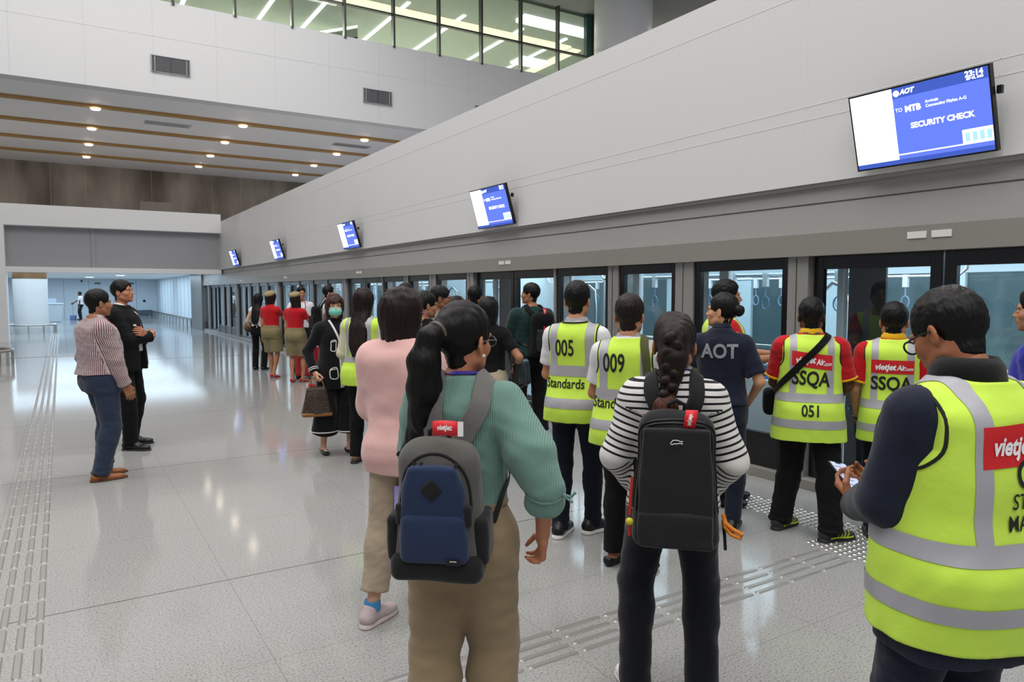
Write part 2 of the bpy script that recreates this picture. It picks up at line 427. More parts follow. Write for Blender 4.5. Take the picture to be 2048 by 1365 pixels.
    def headmesh(s, eyes, eyeopen=True):
        q = min(max(s.q*.55, .0034), .007); g = .96 if s.sex == 'F' else 1
        pl = s.HR.T@(s.neckb+V3(0, .004, .0)-s.hc)/s.hs; f = Field((-.1, min(-.125, pl[1]-.06), min(-.2, pl[2]-.02)), (.1, .135, .125), q)
        f.add(ell((0, -.012, .028), (.074, .094, .082)), .02)
        f.add(ell((0, .022, -.032), (.061*g, .066, .082)), .035)
        f.add(ell((0, .035, -.075), (.040*g, .050, .040)), .03)          # jaw
        f.add(ell((0, .074, -.103), (.020, .016, .014)), .022)           # chin
        for x in (-1, 1):
            f.add(ell((x*.043*g, .052, -.032), (.024, .026, .022)), .022)    # cheek
            f.add(ell((x*.03, .079, .014), (.026, .012, .010)), .016)    # brow ridge
            f.add(ell((x*.031, .096, -.006), (.019, .016, .0125)), .012, 's')   # socket
            f.add(cone((x*.044*g, .03, -.082), (x*.058*g, -.005, -.062), .014, .016), .03)
        f.add(cone((0, .084, .004), (0, .106, -.034), .0075, .0115), .012)    # nose
        for x in (-1, 1): f.add(ell((x*.011, .096, -.039), (.0095, .011, .008)), .008)
        f.add(ell((0, .083, -.064), (.026, .016, .014)), .015)
        f.add(cone((-.024, .094, -.0665), (.024, .094, -.0665), .0022), .004, 's')
        for x in (-1, 1):
            ER = rotz(x*.45)@rotx(-.15)
            f.add(ell((x*.078, -.012, -.012), (.0085, .020, .033), ER), .006)
            f.add(ell((x*.085, -.006, -.010), (.005, .010, .018), ER), .006, 's')
        f.add(cone((0, -.028, -.05), pl, .05 if s.sex == 'M' else .042, .052 if s.sex == 'M' else .042), .03)
        V, F = f.net()
        c = V[F].mean(1)
        lips = (np.abs(c[:, 0]) < .024-(np.abs(c[:, 2]+.066)*.8)) & (np.abs(c[:, 2]+.066) < .0125) & (c[:, 1] > .08)
        m0 = F[~lips]; m1 = F[lips]
        W = lambda v: (s.hc+(np.asarray(v, float)*s.hs)@s.HR.T).astype(f32)
        out = [(W(V), np.concatenate([m0, m1]), np.r_[np.zeros(len(m0)), np.ones(len(m1))])]
        if eyes:
            for x in (-1, 1):
                v, F2 = ball((x*.031, .0765, -.006), .0125, 14, 10); out.append((W(v), F2, 2))
                v, F2 = ball((x*.031, .0855, -.006), (.0052, .0042, .0052), 10, 6); out.append((W(v), F2, 3))
                v, F2 = ball((x*.031, .0785, -.0015), (.0145, .0115, .0085), 12, 6); out.append((W(v), F2, 0))   # upper lid
                v, F2 = ball((x*.031, .0775, -.0125), (.0135, .0105, .0055), 12, 6); out.append((W(v), F2, 0))
                v, F2 = ball((x*.031, .0895, .0025), (.0125, .0035, .0016), 10, 4); out.append((W(v), F2, 4))   # lash line
                v, F2 = ball((x*.032, .0885, .019), (.018, .006, .0032), 12, 5, roty(x*.12)@rotz(-x*.25)); out.append((W(v), F2, 4))
        s.headVF = out[0][:2]
        return [(a, b, m) if np.isscalar(m) else (a, b, m) for a, b, m in out]
    def handmesh(s, k):
        S = s.S; h = s.hand[k]; wr = s.wr[k]; u = unit(h.get('dir', wr-s.el[k])); n = np.array(h['face'], float); n = unit(n-u*(n@u))
        t = np.cross(n, u) if k == 'l' else np.cross(u, n)     # towards the thumb side
        t = unit(t)*h.get('tsign', 1)
        q = min(max(s.q*.42, .0027), .0052); g = (.96 if s.sex == 'F' else 1.05)*S; R = np.stack([t, n, u], 1)
        pr = []; cu = h['curl']
        pr.append((rbox(wr+u*.048*g, (.037*g, .0125*g, .048*g), .011*g, R), .012))
        pr.append((cone(wr-u*.03, wr+u*.02, .024*S, .024*g, flat=(n, .75)), .02))
        pr.append((ell(wr+u*.03*g+t*.026*g+n*.008*g, (.015*g, .014*g, .028*g), R), .012))
        ln = (.068, .076, .071, .056)
        for i, xx in enumerate((.029, .010, -.009, -.027)):
            b = wr+u*(.09-abs(xx-.005)*.25)*g+t*xx*g; a = 0; p = b; L = ln[i]*g; sp = t*(xx*.9)
            c = cu[i] if isinstance(cu, (list, tuple)) else cu*(1+.12*(i-1))
            for j, (fr, ra, rb) in enumerate(((.44, .0088, .0082), (.31, .0082, .0074), (.25, .0074, .0060))):
                a += c*(.75 if j == 0 else 1.0)
                d = unit(u*math.cos(a)+n*math.sin(a)+sp*(1.2 if j == 0 else .6)); e = p+d*L*fr
                pr.append((cone(p, e, ra*g, rb*g), .004 if j else .007)); p = e
            s.soft.setdefault(k+'tip', []).append(p)
        tb = wr+u*.022*g+t*.026*g; tc = h.get('thumb', .35)
        d1 = unit(u*.75+t*.65+n*.35*(1+tc)); m = tb+d1*.042*g; d2 = unit(u*(.95)+t*(.25-tc*.5)+n*(.2+tc)); e = m+d2*.033*g; e2 = e+unit(d2+u*.15)*.022*g
        pr += [(cone(tb, m, .0125*g, .0105*g), .01), (cone(m, e, .0102*g, .009*g), .004), (cone(e, e2, .009*g, .007*g), .004)]
        lo = np.min([p[0][0] for p in pr], 0); hi = np.max([p[0][1] for p in pr], 0)
        f = Field(lo-.01, hi+.01, q)
        for p, kk in pr: f.add(p, kk)
        s.soft[k+'palm'] = (wr+u*.055*g, u, n, t)
        return f.net()
    # ---- garments
    def arm_param(s, V):
        """for each vertex: (is on sleeve, distance along the arm, angle round it, side)"""
        best = np.full(len(V), 9.); al = np.zeros(len(V)); an = np.zeros(len(V))
        for k in 'lr':
            a, b, c = s.sh[k], s.el[k], s.wr[k]; L1 = np.linalg.norm(b-a)
            for p, r, base in ((a, b, 0), (b, c, L1)):
                d = r-p; L = np.linalg.norm(d); u = d/L; t = np.clip((V-p)@u, 0, L); w = V-p-t[:, None]*u; dist = np.linalg.norm(w, axis=1)
                e1 = unit(np.cross(u, [0, 1, .1])); e2 = np.cross(u, e1); m = dist < best
                best = np.where(m, dist, best); al = np.where(m, base+t, al); an = np.where(m, np.arctan2(w@e1, w@e2)*.055, an)
        return best, al, an
    def top(s, name, m, sleeve='short', inf=.012, hem=.90, flare=0, r=(.064, .056, .046), wr=.004, wf=22, collar=None, pat=None, neckr=None,
            straight=.5, open_front=0, puff=0, shoulder=None, parent=None, extra=None, infb=None, seamk=.035):
        S = s.S; r = [v*S*(.4+.6*s.w) for v in r]
        pts = np.array([*s.sh.values(), *s.el.values(), *s.wr.values()]); e = .22+inf
        f = Field(np.minimum(pts.min(0)-.12, [s.hip[0]-e-.06, s.hip[1]-e, hem*S-.03]), np.maximum(pts.max(0)+.12, [s.hip[0]+e+.06, s.hip[1]+e, 1.5*S]), s.q)
        f.add(tower(s.rings(inf, flare=flare, straight=straight, infb=infb), hem*S, 1.455*S if neckr is None else 1.5*S), .02)
        for k in 'lr':
            a, b, c = s.sh[k], s.el[k], s.wr[k]; d1 = unit(b-a); d2 = unit(c-b)
            f.add(ell(a+d1*.02, V3(.058, .058, .060)*S*(.4+.6*s.w)+inf*.3), .04); f.add(cone(s.neckb+V3(0, -.005, -.005)*S, a-V3(0, 0, .012)*S, .042*S+inf*.4, .048*S*(.5+.5*s.w)+inf*.4), .04)
            if sleeve == 'none': continue
            if sleeve == 'long':
                f.add(cone(a, b, r[0], r[1]), seamk); f.add(cone(b, c, r[1], r[2], c-d2*.005, d2), .02)
            elif sleeve == 'puff':
                el = a+(b-a)*.62
                f.add(cone(a+V3(0, 0, .02), el, r[0], r[1]*1.28), .03); f.add(cone(el, b+(c-b)*.12, r[1]*1.28, r[1]*.98, b+(c-b)*.12, d2), .02)
                f.add(cone(b+(c-b)*.17, b+(c-b)*.36, r[1]*.96, r[1]*1.02, b+(c-b)*.42, d2), .006)
            else:
                fr = sleeve if not isinstance(sleeve, str) else .62
                if fr <= 1: e2 = a+(b-a)*fr; f.add(cone(a, e2+d1*.05, r[0], r[1], e2, d1), seamk)
                else:
                    e2 = b+(c-b)*(fr-1); f.add(cone(a, b, r[0], r[1]), seamk); f.add(cone(b, e2+d2*.04, r[1], r[2], e2, d2), .02)
        if extra:
            for pr, kk, op in extra: f.add(pr, kk, op)
        if neckr is not None:
            f.add(cone(s.neckb+V3(0, .02, .0)*S, s.neckb+V3(0, .04, .2)*S, neckr*S, neckr*1.2*S), .008, 's')
        else:
            f.add(cone(s.neckb+V3(0, .012, .02)*S, s.neckb+V3(0, .03, .2)*S, .060*S if s.sex == 'M' else .052*S), .006, 's')
        V, F = f.net()
        att = None
        if pat:
            best, al, an = s.arm_param(V)
            on = (best < max(r)*1.25) & (al > .05)
            if pat == 'h': att = {'pat': np.where(on, 1.385*S-al-.01, V[:, 2])}
            else: att = {'pat': np.where(on, an, np.arctan2(V[:, 0]-s.hip[0], -(V[:, 1]-s.hip[1]))*.17)}
            if pat == 'h': att['pat'] = att['pat']+.5
            else: att['pat'] = att['pat']+2
        if wr: V = wrinkle(V, F, wr*.55, wf, s.seed, (1, 1, .7)); V = wrinkle(V, F, wr*.3, wf*2.6, s.seed+9, (1, 1, 1.5))
        o = s.mesh(name, V, F, m, parent, attrs=att)
        s.topVF = (V, F); s.topo = o; s.tbvh = BVHTree.FromPolygons(V.tolist(), F.tolist())
        if collar: s.collar(collar, o)
        return o
    def collar(s, m, parent, r=None, h=.035, name='collar'):
        S = s.S; r = r or (.064*S if s.sex == 'M' else .054*S); b = MB(); n = 28; V = []; F = []
        c = s.neckb+V3(0, .012, .0)*S
        for i in range(n):
            t = 2*math.pi*i/n; x, y = math.sin(t), -math.cos(t); dip = .03*max(0, y)**2
            for rr, z in ((1.0, .012), (.97, h), (.99+.02, h+.004), (1.2, h-.018), (1.3, .0)):
                V.append((c[0]+x*r*rr, c[1]+y*r*rr*.98, c[2]+(z-dip)*S+.012))
        for i in range(n):
            j = (i+1) % n
            if abs(i-n/2+.5) < 1: continue
            for k in range(4): F.append((i*5+k, j*5+k, j*5+k+1, i*5+k+1))
        o = s.mesh(name, V, F, m, parent); sd = o.modifiers.new('thick', 'SOLIDIFY'); sd.thickness = .003; return o
    def trousers(s, m, inf=.012, r=(.096, .068, .056), hem=.07, waist=1.03, name='trousers', wr=.004, wf=24, flare=0, wide=0, kbreak=.0):
        S = s.S; r = [v*S*(.35+.65*s.w) for v in r]
        pts = np.array([*s.kn.values(), *s.an.values(), *s.hj.values()])
        f = Field(np.minimum(pts.min(0)-.15, [s.hip[0]-.25, s.hip[1]-.25, .02]), np.maximum(pts.max(0)+.15, [s.hip[0]+.25, s.hip[1]+.25, waist*S+.02]), s.q)
        f.add(tower(s.rings(inf), .80*S, waist*S), .02)
        for k in 'lr':
            h, kn, an = s.hj[k], s.kn[k], s.an[k]
            L = np.linalg.norm(kn-h); d2 = unit(an-kn)
            if hem < .4:
                e = an+d2*(.088-hem)*S
                f.add(cone(h, kn, r[0], r[1]), .045); f.add(cone(kn, e, r[1], r[2], e, d2), .02)
                f.add(ell(kn*.72+an*.28-s.ft[k][0]*.012, (r[1]*.98, r[1]*.98, .12*S)), .03)
                if kbreak: f.add(ell(e-d2*.03, (r[2]*1.08, r[2]*1.12, .018)), .012); f.add(ell(e-d2*.075+s.ft[k][0]*.006, (r[2]*1.05, r[2]*1.08, .016)), .012)
            else:
                d1 = unit(kn-h); e = h+d1*(h[2]-hem*S)/max(-d1[2], .2)
                f.add(cone(h, e, r[0], r[1], e, d1), .05)
            sg = -1 if k == 'l' else 1
            f.add(ell(V3(s.hip[0]+sg*.075*S*s.w, s.hip[1]-.055*S, .885*S), V3(.078, .075, .085)*S*(.4+.6*s.w)), .05)
        V, F = f.net(); V = wrinkle(V, F, wr*.5, wf, s.seed+3, (1, 1, .6)); V = wrinkle(V, F, wr*.3, wf*2.4, s.seed+5, (1, 1, 1.6))
        s.trVF = (V, F); s.trbvh = BVHTree.FromPolygons(V.tolist(), F.tolist())
        return s.mesh(name, V, F, m)
    def skirt(s, m, hem=.5, r=.2, waist=1.03, name='shorts', inf=.012):
        S = s.S; f = Field((s.hip[0]-.3, s.hip[1]-.3, hem*S-.03), (s.hip[0]+.3, s.hip[1]+.3, waist*S+.02), s.q)
        R = s.rings(inf); R = [(hem*S, r*S, r*.72*S, s.hip[0], s.hip[1]+.01, 0), (.7*S, r*.98*S, r*.7*S, s.hip[0], s.hip[1], 0)]+[x for x in R if x[0] > .8*S]
        f.add(tower(R, hem*S, waist*S), .02)
        V, F = f.net(); V = wrinkle(V, F, .003, 22, s.seed, (1, 1, .4)); return s.mesh(name, V, F, m)
    def shoes(s, m, sole=None, style='shoe', accent=None):
        S = s.S; g = .95 if s.sex == 'F' else 1.04
        for k in 'lr':
            fd, lift = s.ft[k]; an = s.an[k]; R = np.stack([np.cross(fd, [0, 0, 1]), fd, V3(0, 0, 1)], 1); base = V3(an[0], an[1], lift*S)
            P = lambda x, y, z: base+R@V3(x, y, z)*S*g
            q = min(max(s.q*.6, .004), .008)
            f = Field(base-.24, base+V3(.24, .24, .2), q)
            hl = .05 if style == 'heel' else 0
            if style in ('shoe', 'sneaker', 'high'):
                f.add(cone(P(0, -.045, .045), P(0, .06, .042), .039*S*g, .042*S*g), .02)
                f.add(ell(P(0, .125, .030), V3(.045, .075, .030)*S*g, R), .03)
                f.add(cone(P(0, -.04, .05), P(0, -.02, .105 if style == 'high' else .085), .037*S*g, .040*S*g), .025)
            elif style == 'flat':
                f.add(cone(P(0, -.05, .035), P(0, .05, .026), .034*S*g, .034*S*g), .02)
                f.add(ell(P(0, .11, .022), V3(.040, .075, .024)*S*g, R), .03)
                f.add(ell(P(0, .0, .075), V3(.036, .068, .046)*S*g, R), .01, 's')
            else:
                f.add(cone(P(0, -.055, .06), P(0, .06, .028), .030*S*g, .032*S*g), .02); f.add(ell(P(0, .11, .022), V3(.037, .07, .024)*S*g, R), .03)
                f.add(ell(P(0, .0, .10), V3(.034, .06, .05)*S*g, R), .01, 's')
                f.add(cone(P(0, -.07, .055), P(0, -.065, .0), .016, .010), .012)
            f.cut(lambda X, Y, Z: f32(base[2]+(.012 if sole and style != 'heel' else .001))-Z)
            V, F = f.net(); o = s.mesh('shoe', V, F, m)
            if sole and style != 'heel':
                f = Field(base-.24, base+V3(.24, .24, .1), q); hh = .030 if style == 'sneaker' else .018
                f.add(cone(P(0, -.05, .0), P(0, .05, .0), .042*S*g, .045*S*g), .02); f.add(ell(P(0, .125, .0), V3(.049, .083, .05)*S*g, R), .03)
                f.cut(lambda X, Y, Z: np.maximum(f32(base[2]+.0005)-Z, Z-f32(base[2]+hh)))
                V, F = f.net(); s.mesh('sole', V, F, sole, o)
            if accent:
                b = MB()
                for sg in (-1, 1):
                    for i in range(4):
                        y0 = .02+i*.028
                        b.tube([P(sg*.046, y0, .035), P(sg*.041, y0+.02, .052), P(sg*.02, y0+.025, .07)], .0035*S, 6)
                    b.tube([P(sg*.049, -.03+j*.03, .032+.004*math.sin(j)) for j in range(7)], .006*S, 6)
                b.build('shoe_stripe', accent, o, True)
    def vest(s, m, tape, hem=.72, inf=.026, flare=.03, bands=((1.02, 1.075), (.86, .915)), vx=(.085, .135), pipe=None, vz=None, name='vest', wr=.006, straight=1, shw=0):
        S = s.S
        f = Field((s.hip[0]-.36, s.hip[1]-.34, hem*S-.03), (s.hip[0]+.36, s.hip[1]+.36, 1.5*S), s.q)
        R = s.rings(inf, flare=flare, straight=straight)
        if hem < .78: R = [(hem*S, R[0][1]+flare*.35, R[0][2]+flare*.35, R[0][3], R[0][4], R[0][5])]+R[1:]
        f.add(tower(R, hem*S, 1.452*S), .02)
        for k in 'lr':
            a = s.sh[k]; sg = -1 if k == 'l' else 1; X = rotz(s.tw)@V3(sg, 0, 0)
            f.add(cone(a-X*.075*S, a-X*.01, .058*S+inf*.5, .060*S+inf*.5), .05)
        lim = (abs(s.sh['r'][0]-s.sh['l'][0])/2*1.0+.012)*1.0+shw
        ux = rotz(s.tw)@V3(1, 0, 0); mid = (s.sh['l']+s.sh['r'])/2
        # arm openings: the cloth stops at the shoulder line and the edge curves out below the armpit
        zt = 1.27*S
        f.cut(lambda X, Y, Z: np.abs((X-f32(mid[0]))*f32(ux[0])+(Y-f32(mid[1]))*f32(ux[1]))-f32(lim)-np.maximum(f32(zt)-Z, 0)*f32(.55))
        f.add(cone(s.neckb+V3(0, .02, .0)*S, s.neckb+V3(0, .045, .2)*S, .072*S, .09*S), .008, 's')
        V, F = f.net(); V = wrinkle(V, F, wr*.5, 14, s.seed+2, (1, 1, .45)); V = wrinkle(V, F, wr*.22, 40, s.seed+4, (1, 1, .8))
        o = s.mesh(name, V, F, m); s.vestVF = (V, F); s.vbvh = BVHTree.FromPolygons(V.tolist(), F.tolist())
        pl = []
        for i, (z0, z1) in enumerate(bands): pl.append(('band', [((0, 0, z0*S), (0, 0, -1)), ((0, 0, z1*S), (0, 0, 1))]))
        vzz = (vz if vz else bands[0][1])*S
        for sg in ((-1, 1) if vx else ()):
            p0 = mid+ux*sg*vx[0]*S; p1 = mid+ux*sg*vx[1]*S
            pl.append(('strap', [((*p0[:2], 0), tuple(-ux*sg)), ((*p1[:2], 0), tuple(ux*sg)), ((0, 0, vzz), (0, 0, -1))]))
        N = normals(V, F)
        for nm, planes in pl:
            bm = bmesh.new(); me = bpy.data.meshes.new('t')
            mesh_tmp(me, V+N*.0022, F); bm.from_mesh(me); bpy.data.meshes.remove(me)
            for co, no in planes:
                bmesh.ops.bisect_plane(bm, geom=bm.verts[:]+bm.edges[:]+bm.faces[:], plane_co=co, plane_no=no, clear_outer=True)
            me = bpy.data.meshes.new('reflective_tape'); bm.to_mesh(me); bm.free()
            me.polygons.foreach_set('use_smooth', np.ones(len(me.polygons), bool)); me.materials.append(tape)
            link(bpy.data.objects.new('reflective_tape', me), o)
        if pipe:
            uu = (V-mid)@ux
            for sg in (-1, 1):
                g = np.abs(uu*sg-lim-np.maximum(zt-V[:, 2], 0)*.55); ok = (g < .009) & (V[:, 2] > 1.05*S) & (uu*sg > 0); P = V[ok]
                if len(P) < 20: continue
                yc = mid[1]; zc = 1.27*S; an = (np.arctan2(P[:, 2]-zc, P[:, 1]-yc)+math.pi/2) % (2*math.pi); rr = np.hypot(P[:, 1]-yc, P[:, 2]-zc); pts = []
                for i in range(44):
                    m_ = (an >= i*2*math.pi/44) & (an < (i+1)*2*math.pi/44)
                    if m_.any(): j = np.where(m_)[0]; pts.append(P[j[np.argmax(rr[j])]].astype(float))
                if len(pts) > 6:
                    pts = np.array(pts)
                    for _ in range(2): pts[1:-1] = pts[1:-1]*.5+(pts[:-2]+pts[2:])*.25
                    b = MB(); b.tube(list(pts), .0055*S, 6); b.build('piping', pipe, o, True)
        s.vo = o
        return o
    # ---- prints and ribbons
    def cast(s, bvh, x, z, d=(0, 1, 0), off=.002):
        d = V3(*d); r = np.array([d[1], -d[0], 0]); p = r*x+V3(0, 0, z)-d*1.5; h = bvh.ray_cast(Vector(p), Vector(d))
        if h[0] is None: return None
        n = h[1] if h[1].dot(Vector(d)) < 0 else -h[1]
        return np.array(h[0]+n*off)
    def text(s, bvh, txt, size, x, z, m, parent, bold=.0, shear=0, d=(0, 1, 0), off=.004, sx=1, name='print', align='CENTER', rot=0):
        T = text_geo(txt, size, bold, shear, align); V, F = T
        ca, sa = math.cos(rot), math.sin(rot)
        out = []
        for a, b in V[:, :2]:
            a, b = a*sx, b; a, b = a*ca-b*sa, a*sa+b*ca
            p = s.cast(bvh, x+a, z+b, d, off)
            out.append(p if p is not None else (out[-1] if out else V3(x, 0, z)))
        return s.mesh(name, np.array(out), F, m, parent)
    def patch(s, bvh, x, z, w, h, m, parent, d=(0, 1, 0), off=.003, name='patch', nx=16, nz=8, skew=0):
        V = []; F = []; last = V3(x, 0, z)
        for j in range(nz+1):
            for i in range(nx+1):
                p = s.cast(bvh, x+(i/nx-.5)*w, z+(j/nz-.5)*h+skew*(i/nx-.5)*w, d, off); last = p if p is not None else last; V.append(last)
        for j in range(nz):
            for i in range(nx): a = j*(nx+1)+i; F.append((a, a+1, a+nx+2, a+nx+1))
        return s.mesh(name, np.array(V), np.array(F, np.int32), m, parent)
    def ribbon(s, bvh, pts, width, m, parent, off=.004, thick=.003, name='strap', n=40, snap=.08, local=True, sub=None):
        return ribbon(bvh, pts, width, m, parent, off, thick, name, n, snap, sub)
    def lanyard(s, m, bvh=None, parent=None):
        S = s.S; bvh = bvh or s.tbvh; c = s.neckb; pts = []
        R = rotz(s.tw)
        for x, y, z in ((-.045, .16, -.16), (-.058, .10, -.02), (-.066, .02, .045), (-.045, -.05, .055), (0, -.068, .058), (.045, -.05, .055), (.066, .02, .045), (.058, .10, -.02), (.045, .16, -.16)):
            pts.append(c+R@V3(x, y, z)*S)
        return ribbon(bvh, pts, .017*S, m, parent or s.root, .005, .002, 'lanyard', 60, .06, None)
    def glasses(s, m, k=1.0):
        b = MB(); P = lambda x, y, z: s.frame((x, y, z))
        for x in (-1, 1):
            b.tube([P(x*(.033)+.026*math.cos(t), .104, -.010+.019*math.sin(t)) for t in np.linspace(0, 6.283, 20)[:-1]], .0016*k, 6, closed=True)
            b.tube([P(x*.059, .103, -.004), P(x*.074, .085, -.002), P(x*.083, .02, .002), P(x*.083, -.02, -.002), P(x*.083, -.032, -.016)], .0016*k, 6)
        b.tube([P(-.008, .104, -.006), P(0, .107, -.003), P(.008, .104, -.006)], .0014*k, 6)
        return b.build('glasses', m, s.root, True)
    # ---- hair
    def hair(s, m, style='short', vol=1.0, nape=-.092, hairline=0, path=None, rad=None, tie=None, noise=None, name='hair', rough=None, fringe=0):
        q = min(max(s.q*.6, .0042), .008); pr = []
        v = .011*vol
        face = ell((0, .125, -.035), (.082, .084, .112))
        lo = [-.13, -.17, -.16]; hi = [.13, .14, .15]
        short = style in ('short', 'pony', 'bun', 'braid')
        base = ell((0, -.012, .042), (.0735+v*.75, .0945+v*.9, .079+v*1.1)) if short else ell((0, -.012, .030), (.076+v, .096+v, .084+v*1.25))
        Q = lambda p: np.asarray(p, float)
        if style in ('bob', 'long', 'mid'): lo[2] = {'bob': -.24, 'mid': -.3, 'long': -.58}[style]; lo[0], hi[0] = -.15, .15; lo[1] = -.24
        P = None
        if path is not None:
            P = np.array(path, float); rd = rad; lo = np.minimum(lo, P.min(0)-max(rd)-.01); hi = np.maximum(hi, P.max(0)+max(rd)+.01)
        f = Field(lo, hi, q)
        f.add(base, .02)
        if short:
            f.add(ell((0, -.015, .022), (.0775, .0985, .087)), .015); pl = s.HR.T@(s.neckb+V3(0, .004, .0)-s.hc)/s.hs; n0 = V3(0, -.030, -.045); f.add(cone(n0, n0+(pl-n0)*.45, .0525 if s.sex == 'M' else .0445, .0515 if s.sex == 'M' else .0435), .012)
        else: f.add(ell((0, -.045, -.015), (.070+v, .062+v, .075)), .03)
        if style == 'bob':
            f.add(tower([(-.165, .092, .088, 0, -.022, 0), (-.11, .096, .094, 0, -.020, 0), (-.03, .092, .10, 0, -.015, 0), (.04, .084, .1, 0, -.012, 0), (.08, .066, .083, 0, -.012, 0), (.108, .036, .05, 0, -.012, 0)], -.165, .108), .04)
        elif style == 'mid':
            f.add(tower([(-.22, .075, .05, 0, -.055, 0), (-.11, .088, .075, 0, -.04, 0), (-.03, .09, .095, 0, -.018, 0), (.04, .083, .098, 0, -.012, 0), (.08, .064, .08, 0, -.012, 0), (.106, .034, .045, 0, -.012, 0)], -.22, .106), .04)
        elif style == 'long':
            f.add(tower([(-.54, .050, .022, 0, -.185, 0), (-.42, .088, .032, 0, -.172, 0), (-.25, .098, .050, 0, -.125, 0), (-.11, .092, .07, 0, -.05, 0), (-.03, .09, .095, 0, -.018, 0), (.04, .083, .098, 0, -.012, 0), (.08, .064, .08, 0, -.012, 0), (.106, .034, .045, 0, -.012, 0)], -.54, .106), .04)
        f.add(face, .012, 's')
        if style in ('bob', 'mid', 'long'):
            f.add(ell((0, .10, -.13), (.062, .10, .10)), .015, 's')
            f.add(cone((0, .03, -.09), (0, .05, -.5), .052, .06), .01, 's')
            if fringe: f.add(ell((.01, .088, .055), (.05, .014, .035), rotx(.5)), .015)
        else:
            zc = min(nape, -.085); tl = .45
            f.D = np.maximum(f.D, ((f32(zc)-f.ax[2][None, None, :])+(f.ax[1][None, :, None]+f32(.06))*f32(tl))*f32(.9))
            for x in (-1, 1): f.add(ell((x*.088, -.002, -.035), (.028, .026, .045)), .006, 's')
        if P is not None:
            for i in range(len(P)-1): f.add(cone(P[i], P[i+1], rd[i], rd[i+1]), .02 if i else .03)
        if style == 'bun':
            f.add(ell((0, -.118, .015), (.042, .036, .042)), .01)
        V, F = f.net()
        if style == 'short':
            V = wrinkle(V, F, .0018*(noise or 1), 120, s.seed, (1, 1, .6)); V = wrinkle(V, F, .0014*(noise or 1), 330, s.seed+1, (1, 1, .4))
        else:
            V = wrinkle(V, F, .0022*(noise or 1), 70, s.seed, (1, 1, .10)); V = wrinkle(V, F, .0014*(noise or 1), 190, s.seed+1, (1, 1, .10))
        W = (s.hc+(V.astype(float)*s.hs)@s.HR.T).astype(f32)
        o = s.mesh(name, W, F, m); s.hairVF = (W, F)
        return o
def mesh_tmp(me, V, F):
    n, k = F.shape
    me.vertices.add(len(V)); me.vertices.foreach_set('co', np.asarray(V, f32).ravel())
    me.loops.add(n*k); me.loops.foreach_set('vertex_index', F.astype(np.int32).ravel())
    me.polygons.add(n); me.polygons.foreach_set('loop_start', np.arange(0, n*k, k, dtype=np.int32)); me.update(calc_edges=True)
def text_geo(txt, size, bold=0, shear=0, align='CENTER', fine=.02):
    cu = bpy.data.curves.new('t', 'FONT'); cu.body = txt; cu.size = size; cu.offset = bold; cu.shear = shear; cu.align_x = align; cu.align_y = 'CENTER'; cu.resolution_u = 4
    o = bpy.data.objects.new('t', cu); bpy.context.scene.collection.objects.link(o)
    dg = bpy.context.evaluated_depsgraph_get(); me = bpy.data.meshes.new_from_object(o.evaluated_get(dg))
    bpy.data.objects.remove(o); bpy.data.curves.remove(cu)
    bm = bmesh.new(); bm.from_mesh(me); bpy.data.meshes.remove(me)
    bmesh.ops.triangulate(bm, faces=bm.faces[:])
    for _ in range(3):
        lng = [e for e in bm.edges if e.calc_length() > fine]
        if not lng: break
        bmesh.ops.subdivide_edges(bm, edges=lng, cuts=1); bmesh.ops.triangulate(bm, faces=bm.faces[:])
    bm.verts.index_update()
    V = np.array([v.co[:] for v in bm.verts]).reshape(-1, 3); F = np.array([[v.index for v in f.verts] for f in bm.faces], np.int32); bm.free()
    return V, F
def ribbon(bvh, pts, width, m, parent, off=.004, thick=.003, name='strap', n=40, snap=.08, sub=None, shift=None):
    P = np.array(pts, float); t = np.r_[0, np.cumsum(np.linalg.norm(np.diff(P, axis=0), axis=1))]; u = np.linspace(0, t[-1], n)
    C = np.stack([np.interp(u, t, P[:, i]) for i in range(3)], 1)
    for _ in range(4): C[1:-1] = C[1:-1]*.5+(C[:-2]+C[2:])*.25
    N = np.zeros_like(C); last = V3(0, -1, 0)
    for i in range(n):
        h = bvh.find_nearest(Vector(C[i])) if bvh else (None,)
        if h[0] is not None and h[3] < snap:
            q = np.array(h[0]); nn = np.array(h[1]); C[i] = q+nn*off; last = nn
        elif h[0] is not None: last = unit(C[i]-np.array(h[0]))
        N[i] = last
    for _ in range(3): C[1:-1] = C[1:-1]*.5+(C[:-2]+C[2:])*.25; N[1:-1] = N[1:-1]*.5+(N[:-2]+N[2:])*.25
    V = []; F = []
    for i in range(n):
        tg = unit(C[min(i+1, n-1)]-C[max(i-1, 0)]); nn = unit(N[i]-tg*(N[i]@tg)); b = np.cross(tg, nn)
        w = width[0]+(width[1]-width[0])*i/(n-1) if isinstance(width, (tuple, list)) else width
        for a, c in ((-.5, 0), (.5, 0), (.46, thick), (-.46, thick)): V.append(C[i]+b*a*w+nn*c)
    for i in range(n-1):
        for k in range(4): F.append((i*4+k, (i+1)*4+k, (i+1)*4+(k+1) % 4, i*4+(k+1) % 4))
    V = np.array(V)
    if shift is not None: V = V-shift
    F += [(0, 1, 2, 3), ((n-1)*4+3, (n-1)*4+2, (n-1)*4+1, (n-1)*4)]
    o = mesh_np(name, V, F, m, parent, True); soften(o); return o
